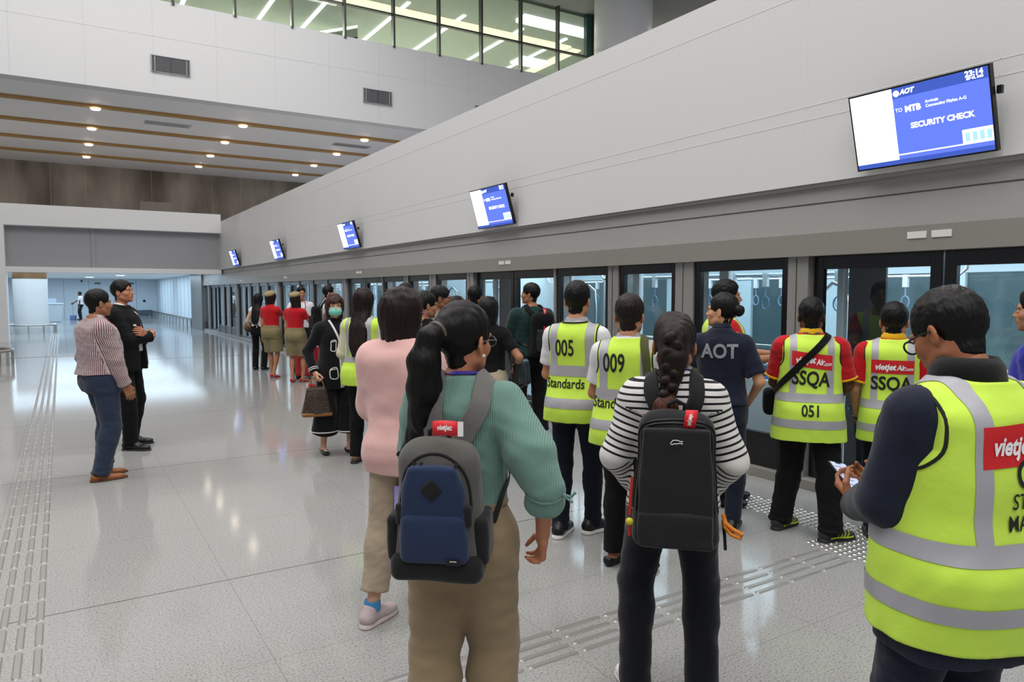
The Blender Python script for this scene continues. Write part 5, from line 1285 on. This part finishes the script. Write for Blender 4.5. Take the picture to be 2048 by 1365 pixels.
f = Field(base-.26, base+V3(.26, .26, .2), .007); f.add(rbox(base+V3(0, 0, .025), (.150, .077, .022), .015, RB), .01); fmesh(f, 'base_trim', tanl, E, off)
for sy in (-1, 1): tubes('handle', [[base+RB@V3(x, sy*.035*(1-abs(zz-.27)*2), zz) for x, zz in ((-.07, .24), (-.068, .32), (-.045, .385), (0, .40), (.045, .385), (.068, .32), (.07, .24))]], .007, tanl, E, off)
luggage_tag(E, off, base+RB@V3(.0, -.05, .30), RB@V3(0, 0, 1), RB@V3(-1, 0, -.15), (0, -1, 0), tagr, tagw)
h = Human('woman in a hi-vis vest with long dark brown hair down her back', (2.49, 6.72), 48, 1.715, 'F', 1.05, .0075, '#b98464', seed=22, la=(-.17, .16, .90), ra=(.15, .2, .95), head=(-4, 0, 0))
h.body(); h.top('shirt', mat('cream canvas', '#cfc6b2', .8), 'long', .012, .95, 0, (.058, .05, .044)); h.trousers(C_black, .012, (.088, .066, .056), .06); h.shoes(mat('brown suede', '#4b372a', .7), S_dk, 'flat'); h.hair(HD, 'long', 1.0); h.vest(HV, TAPE, .775, .026, .02, ((1.0, 1.05),), (.09, .135), shw=.035)
# --- the middle crowd
h = Human('person with short black hair hidden behind the woman in pink', (3.14, 7.2), 45, 1.765, 'M', 1, .012, '#b07b5c', seed=23)
h.body(False, legs=False); h.top('shirt', C_navy, 'short'); h.trousers(C_black); h.shoes(S_blk, None, 'shoe'); h.hair(HB, 'short', 1.2)
h = Human('person in a black top with a cream strap and hair in a bun', (2.82, 6.02), 58, 1.675, 'F', 1, .0085, '#a87556', seed=24, head=(32, 0, 0))
h.body(); h.top('blouse', C_black, 'long', .014, .9); h.trousers(C_black); h.shoes(S_blk, None, 'shoe'); h.hair(HB, 'bun', 1.4)
E, off = carry(h, 'shoulder_bag', 'cream strapped shoulder bag on the person in black beside the pink sweater', 'bag', (.22, .1, .85)); f = Field((.05, -.1, .78), (.4, .35, 1.2), .010); f.add(rbox((.24, .10, .98), (.05, .14, .12), .04), .02); fmesh(f, 'bag_body', MATS['cream canvas'], E, off)
bag_strap(h.tbvh, [(.20, -.05, 1.05), (.06, -.16, 1.2), (-.06, -.08, 1.42), (-.08, .05, 1.38), (.08, .15, 1.2), (.22, .14, 1.06)], .045, MATS['cream canvas'], E, off)
h = Human('man in glasses seen in profile wearing a grey olive shirt', (3.14, 6.38), 112, 1.735, 'M', 1.05, .008, '#8d5f47', seed=25, head=(0, -2, 0))
h.body(); h.top('shirt', cloth('grey olive', '#6f6f62'), 'short', .02, .85); h.trousers(C_black); h.shoes(S_blk, None, 'shoe'); h.hair(HB, 'short', .7); h.glasses(mat('glasses silver', '#7f7f84', .3, metal=.6)); h.lanyard(LANB)
h = Human('person with black hair and a thin headband, facing the screen doors', (3.55, 6.8), 62, 1.63, 'F', 1, .009, '#a87556', seed=26)
h.body(False, legs=False); h.top('blouse', cloth('dark grey cotton', '#33343a'), 'long'); h.trousers(C_black); h.shoes(S_blk, None, 'shoe'); h.hair(HB, 'mid', 1.1)
MB().tube([h.frame((.094*math.sin(t), -.01, .03+.098*math.cos(t))) for t in np.linspace(-1.6, 1.6, 24)], .005, 6).build('headband', mat('headband brown', '#5a4a38', .5), h.root, True)
h = Human('man with short black hair and a red lanyard, beside the pillar', (4.05, 7.3), 40, 1.745, 'M', .95, .010, '#b07b5c', seed=27)
h.body(False, legs=False); h.top('shirt', C_white, 'short'); h.trousers(C_black); h.shoes(S_blk, None, 'shoe'); h.hair(HB, 'short', 1.0); h.lanyard(LAN)
h = Human('woman in a black t-shirt and beige trousers with a black bag on her arm', (3.36, 5.80), 50, 1.63, 'F', 1.05, .0085, '#a87556', seed=28, ra=(.25, .14, 1.02), rp=(.8, -1, 0))
h.body(); h.top('t_shirt', C_black, .7, .014, .99, 0, (.062, .06, .05), .006, 18); h.trousers(cloth('beige cotton', '#a59880'), .014, (.10, .08, .075)); h.shoes(S_blk, None, 'shoe'); h.hair(HB, 'mid', 1.0)
q = MB(); q.add([(.12, -.17, 1.24), (.17, -.16, 1.235), (.14, -.17, 1.20)], [(0, 1, 2)]); 
E, off = carry(h, 'handbag', 'black handbag on the arm of the woman in a black t-shirt', 'handbag', (.28, .1, .80)); f = Field((.05, -.15, .7), (.5, .4, 1.15), .009); f.add(rbox((.29, .12, .93), (.06, .17, .13), .04, None, .8, .6), .02); fmesh(f, 'bag_body', mat('black leather', '#0e0e10', .3), E, off, .002); tubes('handle', [[(.29, -.02, 1.04), (.28, .04, 1.12), (.27, .12, 1.14), (.28, .2, 1.12), (.29, .26, 1.04)]], .010, MATS['black leather'], E, off)
h = Human('man in a dark green t-shirt with black backpack, looking to the left', (4.66, 7.04), 10, 1.775, 'M', 1.10, .0085, '#a06e50', seed=29, head=(-48, 4, 0), la=(-.16, .30, 1.0), lp=(-.7, -1, -.2), ra=(.2, .2, .95), fl=(-.10, .12, 10), fr=(.11, -.05, -10))
h.body(); h.top('t_shirt', cloth('dark green cotton', '#17322f'), .72, .018, .90, .01, (.072, .068, .05), .006, 18); h.trousers(C_black, .016, (.104, .084, .074), .05, kbreak=1); h.shoes(mat('red black trainer', '#5d1318', .5), S_dk, 'sneaker', accent=mat('red lace', '#c8242c', .6)); h.hair(HB, 'short', 1.3); h.lanyard(LAN)
E, off, W, bv = backpack(h, 'black backpack with a red tag on the man in the green t-shirt', 1.20, (.155, .10, .25), dict(body=C_black, panel=mat('pack black', '#15161a', .6), dark=S_blk, strap=C_black), dx=.03, style='c', q=.009)
for xx, c_ in ((-.03, tagr), (.01, mat('tag blue', '#3a4fa8', .5))): MB().add([W(xx-.008, -.13, .02)-off, W(xx+.008, -.13, .02)-off, W(xx+.008, -.135, .10)-off, W(xx-.008, -.135, .10)-off, W(xx-.008, -.12, .02)-off, W(xx+.008, -.12, .02)-off, W(xx+.008, -.12, .10)-off, W(xx-.008, -.12, .10)-off], [(0, 1, 2, 3), (7, 6, 5, 4), (0, 4, 5, 1), (1, 5, 6, 2), (2, 6, 7, 3), (3, 7, 4, 0)]).build('key_ribbon', c_, E)
luggage_tag(E, off, W(.0, -.05, .30), (1, 0, 0), (0, 0, 1), (0, -1, 0), tagr, tagw)
# --- woman in pink
h = Human('woman in a pale pink sweater and beige trousers with a brown bob', (1.44, 3.39), 55, 1.69, 'F', 1.0, .0062, '#d3a48a', seed=30, head=(30, 2, 0), la=(-.12, .30, 1.06), lp=(-.55, -.7, -.5), ra=(.20, -.05, .82), rp=(.7, -1, 0), rh=dict(curl=1.2, face=(-1, 0, 0)), fl=(-.09, -.13, -5), fr=(.18, .13, -14), hip=(.02, 0))
h.body(); h.top('sweater', cloth('pale pink knit', '#d9aca6', .95, .2, .5, 500, .3), 'long', .030, .78, .004, (.088, .076, .054), .008, 9, straight=.8, seamk=.09)
h.trousers(cloth('beige trousers', '#a3937e'), .014, (.094, .078, .072), .17); h.hair(HD, 'bob', 1.35)
h.shoes(mat('pale mauve trainer', '#b6a5a6', .7), mat('mauve sole', '#c9bcb8', .6), 'sneaker'); h.glasses(mat('glasses pink', '#a9667a', .3)); h.lanyard(LAN)
for k in 'lr': c = h.an[k]; MB().tube([c+V3(0, 0, -.01), c+V3(0, 0, .035)], [.043, .041], 16).build('sock', mat('blue sock', '#3f86b8', .8), h.root, True)

E, off = carry(h, 'document_folder', 'pale purple document folder hanging from the hand of the woman in pink', 'folder', (.13, -.07, .24)); q = MB(); q.box(-.12, .10, -.004, .004, 0, .47); q.build('folder_sheet', mat('lilac plastic', '#a79fe0', .4), E, bevel=.003)
# --- 005 and 009
h = Human('man in hi-vis vest numbered 005 with short black hair', (2.93, 3.88), 55, 1.74, 'M', .86, .0065, '#b98363', seed=31, la=(-.12, .27, 1.0), ra=(.14, .26, 1.02), rp=(.7, -1, 0), fl=(-.10, .0, 0), fr=(.08, .16, -30), lean=1, side=.6, sw=.96)
h.body(); h.top('shirt', C_white, .72, .012, .92, 0, (.070, .066, .05), .005, 18); h.collar(cloth('grey collar', '#9a969c'), h.topo); h.trousers(C_navy, .014, (.094, .07, .062), .045, kbreak=1); h.shoes(S_blk, S_wht, 'sneaker'); h.hair(HB, 'short', 1.35, -.055, noise=.6)
h.vest(HV, TAPE, .80, .028, .035, ((1.10, 1.17), (.895, .96)), (.095, .15), PIPE); std_vest_prints(h, '005', 'Standards', 1.31, 1.075, -.035, -.035)
ring = [(h.neckb[0]+.085*math.sin(t), h.neckb[1]-.02-.075*math.cos(t), h.neckb[2]+.012+.01*math.cos(t)) for t in np.linspace(-1.9, 1.9, 30)]; ribbon(h.vbvh, ring, .012, PIPE, h.vo, .003, .003, 'neck_piping', 40, .1)
h = Human('man in hi-vis vest numbered 009 with an olive strap over his right shoulder', (2.84, 3.28), 54, 1.655, 'M', .90, .0062, '#b07b5c', seed=32, la=(-.12, .26, .98), ra=(.15, .26, 1.0), rp=(.8, -1, 0), fl=(-.07, .06, -20), fr=(.10, -.05, -35), side=2.2, hip=(.01, 0), sw=.96)
h.body(); h.top('shirt', C_white, .72, .012, .92, 0, (.072, .068, .05), .005, 18); h.collar(MATS['grey collar'], h.topo); h.trousers(C_black, .014, (.096, .074, .068), .085); h.shoes(S_blk, None, 'flat'); h.hair(hair_mat('hair brown black', '#120c0b', '#2b1a17'), 'short', 1.35, -.06, noise=.5)
h.vest(HV, TAPE, .80, .030, .035, ((1.08, 1.145), (.90, .96)), (.10, .155), PIPE); std_vest_prints(h, '009', 'Standards', 1.265, 1.03, -.03, -.03)
E, off = carry(h, 'shoulder_bag', 'olive strapped bag worn over the vest numbered 009', 'bag', (.22, .16, .85)); f = Field((.05, -.1, .75), (.42, .42, 1.15), .008); f.add(rbox((.24, .19, .96), (.05, .12, .11), .04), .02); fmesh(f, 'bag_body', cloth('olive canvas', '#4d4f31'), E, off)
bag_strap(h.vbvh, [(.22, -.06, 1.02), (.175, -.13, 1.2), (.135, -.10, 1.36), (.125, -.02, 1.44), (.14, .10, 1.34), (.2, .17, 1.15), (.24, .2, 1.06)], .05, MATS['olive canvas'], E, off, o=.01)
# --- AOT woman and the man behind her
h = Human('woman in a lettered navy shirt with tied black hair, face turned left', (3.90, 3.48), 54, 1.665, 'F', 1.0, .0065, '#c48f6e', seed=33, head=(-72, 6, 0), la=(-.02, .26, 1.34), lp=(-1, -.3, -1), ra=(.2, .14, .95))
h.body(); h.top('shirt', cloth('navy twill', '#141a2b'), .8, .020, .93, .012, (.070, .066, .05), .005, 16); h.collar(MATS['navy twill'], h.topo, h=.05); h.trousers(MATS['navy twill']); h.shoes(S_blk, None, 'shoe'); h.hair(HB, 'bun', .8)
h.text(h.tbvh, 'AOT', .132, .0, 1.275, mat('print grey', '#8d8f98', .6), h.topo, .004, 0, sx=.86, name='word'); h.lanyard(mat('lanyard dark', '#22243a', .6))

E, off = carry(h, 'camera', 'black device held up near the chin of the woman in the lettered navy shirt', 'camera', h.soft['lpalm'][0]-V3(0, 0, .0)); MB().box(-.15, .02, -.02, .02, -.025, .03).build('device_body', M_blk, E, bevel=.006)
h = Human('man in a hi-vis vest behind the woman in navy holding out a phone', (4.42, 3.92), 122, 1.765, 'M', 1.02, .008, '#a87556', seed=34, ra=(.16, .36, 1.14), rp=(.6, -1, -.6), la=(-.14, .42, 1.14), lp=(-.6, -1, -.6), lh=dict(curl=.75, face=(0, 0, 1)), rh=dict(curl=.75, face=(0, 0, 1)), fl=(-.10, .06, 5), fr=(.10, -.04, -8), head=(4, 2, 0))
h.body(); h.top('polo_shirt', C_red, .6, .012, .92); h.collar(C_yel, h.topo); h.trousers(C_black); h.shoes(S_blk, None, 'shoe'); h.hair(HB, 'short', 1.1); h.vest(HV, TAPE, .80, .026, .02, ((1.06, 1.12), (.90, .95)))
p = np.mean(h.soft['ltip'][-4:], 0); E, off = carry(h, 'phone', 'white phone held out by the man behind the woman in navy', 'phone', p+V3(0, .02, .012)); MB().box(-.036, .036, -.07, .07, -.004, .004).build('phone_body', mat('phone white', '#d5d6da', .3), E, bevel=.003)
# --- SSQA pair
tr_yg = mat('yellow green shoe', '#aeb81e', .5)
def logo(h, bvh, x, z, w, hh, par, sk=0, sz=None):
    P = h.patch(bvh, x, z, w, hh, LOGO, par, name='logo_patch', skew=sk); sz = sz or hh*.62
    h.text(bvh, 'vietjet', sz, x-w*.17, z-.002+sk*-.17*w, PW, P, .0022, .22, off=.0055, sx=w/hh*.31, name='logo_text'); h.text(bvh, 'Air', sz*.86, x+w*.20, z-.004+sk*.20*w, PW, P, .002, .22, off=.0055, sx=w/hh*.27, name='logo_text'); h.text(bvh, '.com', sz*.6, x+w*.375, z-.010+sk*.375*w, PW, P, .0008, .22, off=.0055, sx=w/hh*.27, name='logo_text'); return P
h = Human('man in hi-vis vest marked SSQA 051 with a black crossbody strap', (4.36, 3.10), 50, 1.63, 'M', 1.06, .0065, '#5f3f2d', seed=35, ra=(.165, .20, .93), rp=(.9, -1, -.2), la=(-.12, .25, .98), lp=(-.9, -1, 0), fl=(-.17, .06, -35), fr=(.15, -.13, -55), bw=1.0)
h.body(); h.top('polo_shirt', C_red, .80, .014, .9, 0, (.076, .070, .05), .006, 18); h.collar(C_yel, h.topo, h=.05); h.trousers(C_black, .016, (.104, .082, .074), .05, kbreak=1, wr=.006); h.shoes(cloth('grey black trainer', '#2a2a2c'), S_dk, 'sneaker', accent=tr_yg); h.hair(HB, 'short', 1.25, -.085, noise=.6)
for k in 'lr': a, b = h.sh[k], h.el[k]; u = unit(b-a); c = a+(b-a)*.80; e1 = unit(np.cross(u, [0, 1, .2])); e2 = np.cross(u, e1); MB().tube([c+(e1*math.cos(t)+e2*math.sin(t))*.071*h.S*1.06 for t in np.linspace(0, 6.283, 25)[:-1]], .008, 6, 0, True).build('cuff_trim', C_yel, h.topo, True)
h.vest(HV, TAPE, .70, .030, .03, ((.985, 1.045), (.80, .86)), (.10, .145), PIPE)
logo(h, h.vbvh, .0, 1.225, .25, .10, h.vo, -.12); h.text(h.vbvh, 'SSQA', .135, -.005, 1.10, INK, h.vo, .003, 0, sx=.72, name='word', rot=-.06); h.text(h.vbvh, '051', .105, .0, .885, INK, h.vo, .002, 0, sx=.78, name='number')
E, off = carry(h, 'crossbody_bag', 'black crossbody strap and bag over the vest marked SSQA 051', 'bag', (-.25, .1, .80)); f = Field((-.42, -.1, .7), (-.08, .35, 1.1), .008); f.add(rbox((-.25, .14, .9), (.05, .11, .09), .04), .02); fmesh(f, 'bag_body', C_black, E, off)
bag_strap(h.vbvh, [(-.26, .1, .98), (-.235, -.08, 1.02), (-.10, -.19, 1.17), (.05, -.17, 1.33), (.115, -.06, 1.40), (.09, .05, 1.38), (0, .17, 1.25), (-.16, .2, 1.05), (-.25, .2, .95)], .045, C_black, E, off, o=.012)
h = Human('man in hi-vis vest marked SSQA close to the screen doors, wearing a black watch', (4.74, 2.74), 60, 1.60, 'M', .98, .0065, '#b07b5c', seed=36, la=(-.215, .06, .86), ra=(.20, .10, .88))
h.body(); h.top('polo_shirt', C_red, .80, .014, .9, 0, (.072, .066, .05), .006, 18); h.collar(C_yel, h.topo, h=.05); h.trousers(C_navy, .014); h.shoes(S_blk, S_dk, 'sneaker'); h.hair(HB, 'short', 1.25, -.07, noise=.6)
for k in 'lr': a, b = h.sh[k], h.el[k]; u = unit(b-a); c = a+(b-a)*.80; e1 = unit(np.cross(u, [0, 1, .2])); e2 = np.cross(u, e1); MB().tube([c+(e1*math.cos(t)+e2*math.sin(t))*.067*h.S*1.02 for t in np.linspace(0, 6.283, 25)[:-1]], .008, 6, 0, True).build('cuff_trim', C_yel, h.topo, True)
h.vest(HV, TAPE, .72, .028, .02, ((.965, 1.025), (.80, .855)), (.09, .135), PIPE)
logo(h, h.vbvh, .0, 1.19, .25, .09, h.vo); h.text(h.vbvh, 'SSQA', .125, -.005, 1.075, INK, h.vo, .003, 0, sx=.80, name='word'); h.text(h.vbvh, '052', .10, .0, .885, INK, h.vo, .002, 0, sx=.78, name='number')
c = h.wr['l']; u = unit(h.wr['l']-h.el['l']); e1 = unit(np.cross(u, [0, 1, .2])); e2 = np.cross(u, e1); MB().tube([c-u*.01+(e1*math.cos(t)+e2*math.sin(t))*.029 for t in np.linspace(0, 6.283, 19)[:-1]], .009, 6, 0, True).build('watch', M_blk, h.root, True)
h = Human('person in a blue shirt at the right edge of the frame, face in profile', (4.45, 1.765), -11, 1.70, 'M', 1, .009, '#b07b5c', seed=37, head=(0, 0, 0))
h.body(); h.top('shirt', cloth('royal blue', '#2a2a9a'), 'short', .014, .9); h.trousers(C_navy); h.shoes(S_blk, None, 'shoe'); h.hair(HB, 'short', .9)
# ----------------------------------------------------------------- nearest three figures
# --- woman in the green blouse
h = Human('woman in a pale green blouse with long black ponytail and a blue grey backpack', (1.118, 2.11), 39, 1.635, 'F', .96, .0052, '#b5795c', seed=41, head=(26, 1, 2), ra=(.285, .0, .905), rp=(.8, -1, 0), la=(-.06, .32, 1.08), lp=(-.35, -.1, -1), rh=dict(curl=.75, face=(-.9, -.2, 0), thumb=.5), side=1, hip=(.0, 0), fl=(-.085, -.06, 6), fr=(.085, .04, -8), sw=.95)
h.body(); gm = cloth('sage crinkle', '#6d8f84', .9, .2, .4, 300); nt = gm.node_tree
wv = N(nt, 'ShaderNodeTexWave', i_Scale=42., i_Distortion=1.2); wv.wave_type = 'BANDS'; wv.bands_direction = 'X'; tc = N(nt, 'ShaderNodeTexCoord'); nt.links.new(tc.outputs['Object'], wv.inputs['Vector']); bp = N(nt, 'ShaderNodeBump'); bp.inputs['Strength'].default_value = .5; bp.inputs['Distance'].default_value = .004; nt.links.new(wv.outputs['Fac'], bp.inputs['Height']); b = nt.nodes['Principled BSDF']
for l in list(b.inputs['Normal'].links): nt.links.new(l.from_socket, bp.inputs['Normal'])
nt.links.new(bp.outputs['Normal'], b.inputs['Normal'])
S = h.S
h.top('blouse', gm, 'puff', .016, .965, .0, (.074, .066, .05), .008, 15, seamk=.02, extra=[(ell(h.sh['r']+V3(.0, 0, .025), (.055, .062, .045)), .02, 'u'), (ell(h.sh['l']+V3(0, 0, .025), (.055, .062, .045)), .02, 'u')])
kh = cloth('khaki trousers', '#8d7a5f', .9, .3); h.trousers(kh, .016, (.120, .092, .080), .05, 1.035, wr=.007, wf=17); h.shoes(mat('pale mauve trainer', '#b6a5a6', .7), S_wht, 'sneaker')
MB().tube([h.hip[0]*0+np.array((.148*math.sin(t), .106*math.cos(t)-.002, .985)) for t in np.linspace(0, 6.283, 41)[:-1]], .012, 8, 0, True).build('waistband', kh, h.root, True)
h.hair(HB, 'pony', 1.15, -.07, path=[(-.01, -.10, .045), (-.025, -.150, .015), (-.035, -.165, -.06), (-.045, -.150, -.15), (-.055, -.135, -.24), (-.085, -.125, -.32), (-.135, -.12, -.37), (-.18, -.12, -.395)], rad=[.030, .036, .050, .056, .054, .042, .024, .008])
MB().tube([h.frame((-.015+.031*math.cos(t), -.124-.012*math.sin(t), .033+.029*math.sin(t))) for t in np.linspace(0, 6.283, 21)[:-1]], .007, 8, 0, True).build('hair_tie', mat('hair tie', '#6b6058', .4, metal=.5), h.root, True)
h.glasses(mat('glasses silver', '#7f7f84', .3, metal=.6)); h.lanyard(LANB); v, F = ball(h.frame((.081, .0, -.048)), .006); mesh_np('earring', v, F, mat('pearl', '#e4e0da', .2), h.root)
# sleeve tie
el = h.el['r']; u = unit(h.wr['r']-el); tubes('sleeve_tie', [[el+u*.045*S+V3(.055, -.03, 0), el+u*.045*S+V3(.085, -.045, -.005), el+u*.045*S+V3(.10, -.05, .012)], [el+u*.045*S+V3(.055, -.03, 0), el+u*.045*S+V3(.09, -.05, -.02)], [el+u*.04*S+(unit(np.cross(u, [0, 1, .2]))*math.cos(t)+np.cross(u, unit(np.cross(u, [0, 1, .2])))*math.sin(t))*.066*S for t in np.linspace(0, 6.283, 25)]], .0045, gm, h.root, np.zeros(3))
pk = dict(body=cloth('pack grey', '#55534f', .85), panel=cloth('pack blue', '#22304d', .85), dark=cloth('pack dark', '#19191b', .8), strap=cloth('pack strap grey', '#6b6966', .85))
E, off, W, bv = backpack(h, 'blue and grey backpack with red luggage tag worn by the woman in green', 1.02, (.145, .092, .208), pk, 4, dx=-.03, q=.0052, sw=.072)
luggage_tag(E, off, W(-.0, -.07, .262), (0, 0, 1), (-1, 0, 0), (0, -1, .4), tagr, tagw)
hit = bv.ray_cast(Vector(W(.05, -.5, -.13)), Vector(W(.05, 0, -.13)-W(.05, -.5, -.13)))
y0 = -.092-.036
mesh_np('brand_label', np.array([W(x, y0, z)-off for z in (-.135, -.115) for x in (.042, .085)]), [(0, 1, 3, 2)], mat('label black', '#0c0c0d', .5), E)
T, F = text_geo('DAKINE' if False else '·····', .02, .0008); mesh_np('label_mark', np.array([W(.063+x*.8, y0-.001, -.122+y) for x, y in T[:, :2]])-off, F, PW, E, False)
for zx in (-.055, -.035, .07): tubes('zip_pull', [[W(zx, -.088, .165), W(zx-.006, -.100, .14), W(zx-.002, -.104, .115)]], .005, pk['dark'], E, off)
# --- woman in the striped top
h = Human('woman in a black and white striped top with braided dark hair and black backpack', (2.105, 2.125), 44, 1.58, 'F', 1.0, .0052, '#b07b5c', seed=42, la=(-.16, .14, .90), lp=(-1, -1, 0), ra=(.16, .14, .90), rp=(1, -1, 0), fl=(-.15, -.02, 25), fr=(.14, .0, -10), head=(0, -2, 0))
h.body(); h.top('striped_top', ramp_mat('breton stripe', 'pat', [(0, '#d8d4d2'), (.66, '#16161c')], period=.0265), 'long', .018, .87, .014, (.080, .070, .050), .007, 14, pat='h')
nv = cloth('dark navy trousers', '#0e1119', .9, .3); h.trousers(nv, .014, (.100, .080, .072), .05, 1.0, wr=.006, wf=16); h.shoes(mat('white trainer', '#d8d4d0', .6), S_wht, 'sneaker')
br = [(0, -.085, .02), (-.005, -.115, -.05), (-.012, -.118, -.12), (-.018, -.115, -.18), (-.022, -.112, -.22)]
h.hair(HR_, 'braid', 1.25, -.085, path=br, rad=[.060, .056, .040, .030, .026]); 
f = Field((-.2, -.25, -.45), (.2, .1, .12), .0042)
for i in range(9): t = i/8; f.add(ell((-.004-.018*t+(.014 if i % 2 else -.014), -.146-.006*t, .03-.22*t), (.030-.007*t, .022, .022), roty(.6 if i % 2 else -.6)), .006)
V, F = f.net(); V = wrinkle(V, F, .0015, 120, 3); mesh_np('braid', (h.hc+(V.astype(float))@h.HR.T).astype(f32), F, HR_, h.root)
f = Field((-.22, -.25, -.5), (.2, .1, -.1), .0042)
for a, b, r1, r2 in (((-.022, -.135, -.18), (-.03, -.16, -.24), .022, .042), ((-.03, -.16, -.24), (-.045, -.18, -.32), .042, .050), ((-.045, -.18, -.32), (-.06, -.185, -.39), .050, .014)): f.add(cone(a, b, r1, r2, flat=(V3(0, 1, 0), .55)), .02)
V, F = f.net(); V = wrinkle(V, F, .003, 90, 6, (1, 1, .1)); mesh_np('hair_tail', (h.hc+(V.astype(float))@h.HR.T).astype(f32), F, hair_mat('hair tail brown', '#33190f', '#6b3a22'), h.root)
h.lanyard(LANB)
pk = dict(body=cloth('pack black cloth', '#17181a', .8), panel=cloth('pack black panel', '#1c1d20', .75), dark=mat('pack zip black', '#0a0a0b', .4), strap=cloth('pack strap black', '#1a1a1c', .85))
E, off, W, bv = backpack(h, 'large black backpack with red luggage tag worn by the woman in stripes', .965, (.168, .092, .258), pk, -1, dx=.01, q=.0055, style='b', sw=.066, strapx=.085)
luggage_tag(E, off, W(.055, -.06, .275), (1, 0, 0), (.15, 0, 1), (0, -1, .25), tagr, tagw)
cr = [(-.016, 0), (-.010, .006), (.004, .006), (.010, .003), (.017, .004), (.014, -.001), (.018, -.004), (.008, -.002), (.002, -.004), (-.008, -.004), (-.013, -.007), (-.018, -.004)]
tubes('emblem', [[W(x*1.25+.0, -.128, .165+z*1.3) for x, z in cr]], .0013, PW, E, off, True, 6)
tubes('cord_pull', [[W(-.160, -.085, .02), W(-.165, -.10, -.04), W(-.168, -.105, -.12)]], .006, mat('red cord', '#a5241c', .5), E, off); v, F = ball(W(-.168, -.108, -.145), .015); mesh_np('cord_bead', v-off, F, mat('yellow bead', '#b9b02a', .5), E); tubes('cord_tail', [[W(-.168, -.105, -.16), W(-.168, -.10, -.20)]], .007, MATS['red cord'], E, off)
tubes('orange_loop', [[W(.178, -.02, -.12), W(.185, -.03, -.15), W(.21, -.04, -.17), W(.245, -.05, -.185), (W(.24, -.05, -.20)), W(.205, -.04, -.19), W(.182, -.03, -.165)]], .008, mat('orange webbing', '#d67c1c', .6), E, off, True); tubes('strap_end', [[W(.178, -.0, -.15), W(.185, -.01, -.21), W(.188, -.01, -.26)]], .006, pk['dark'], E, off)
# --- the station manager with the phone
h = Human('large man in navy jacket and hi-vis vest looking down at his phone', (2.21, 1.06), 17, 1.68, 'M', 1.16, .0052, '#9b6346', seed=43, head=(-6, -24, 0), la=(-.125, .27, 1.005), lp=(-.7, -1, -.4), ra=(.02, .30, 1.02), rp=(1, -.6, -.6), lh=dict(curl=.85, face=(.55, -.1, .8), dir=(.1, .85, .35), thumb=.75), rh=dict(curl=.7, face=(-.7, -.1, .6), dir=(-.35, .85, .3), thumb=.6), bw=1.06, hs=1.05, neck=.05)
h.body(); jk = cloth('navy jacket', '#141b2d', .8, .3); h.top('jacket', jk, 'long', .018, .66, .02, (.068, .064, .050), .009, 13); h.collar(cloth('black collar', '#0f1013'), h.topo, h=.066, r=.078)
h.trousers(jk, .014, (.100, .08, .07)); h.shoes(S_blk, S_dk, 'shoe'); h.hair(HB, 'short', .7, -.045, noise=.7); h.glasses(GL, 1.9)
h.vest(HV, TAPE, .71, .036, .015, ((.965, 1.022), (.80, .855)), (.088, .136), PIPE, wr=.008)
logo(h, h.vbvh, .02, 1.275, .27, .112, h.vo, .06); h.text(h.vbvh, 'Ge', .112, -.02, 1.19, INK, h.vo, .0015, 0, sx=.85, name='word', align='LEFT'); h.text(h.vbvh, 'STATION', .062, -.03, 1.12, INK, h.vo, .0004, 0, sx=.80, name='word', align='LEFT'); h.text(h.vbvh, 'MANAGER', .062, -.04, 1.06, INK, h.vo, .0006, 0, sx=.80, name='word', align='LEFT'); h.text(h.vbvh, '1', .11, .0, .895, INK, h.vo, .0015, 0, sx=.9, name='number', align='LEFT')
f = None
pc, u, n, t = h.soft['lpalm']; tip = np.mean(h.soft['ltip'][-4:], 0); cpt = pc+n*.032+u*.045
E, off = carry(h, 'phone', 'smartphone with a white screen in the hands of the man in navy', 'phone', cpt); R = np.stack([unit(np.cross(unit(V3(.05, .8, .45)), unit(V3(.25, -.5, .85)))), unit(V3(.05, .8, .45)), unit(V3(.25, -.5, .85))], 1)
R[:, 2] = np.cross(R[:, 0], R[:, 1])
def pb(x0, x1, y0, y1, z0, z1, nm, m, par, bev=0):
    q = MB(); q.box(x0, x1, y0, y1, z0, z1); q.V = [tuple(R@np.array(v)) for v in q.V]; return q.build(nm, m, par, bevel=bev)
ph = pb(-.038, .038, -.078, .078, -.004, .004, 'phone_body', M_blk, E, .003); pb(-.034, .034, -.074, .074, .0041, .0046, 'phone_screen', emis('phone screen', '#c9d3f2', .85), E); pb(-.012, .012, .067, .074, .0047, .005, 'screen_notch', M_blk, E)
for i in range(5): pb(-.028, -.028+.03+.006*(i*7 % 4), .05-.022*i, .053-.022*i, .0047, .0050, 'screen_line', emis('phone text', '#6d7690', .5), E)
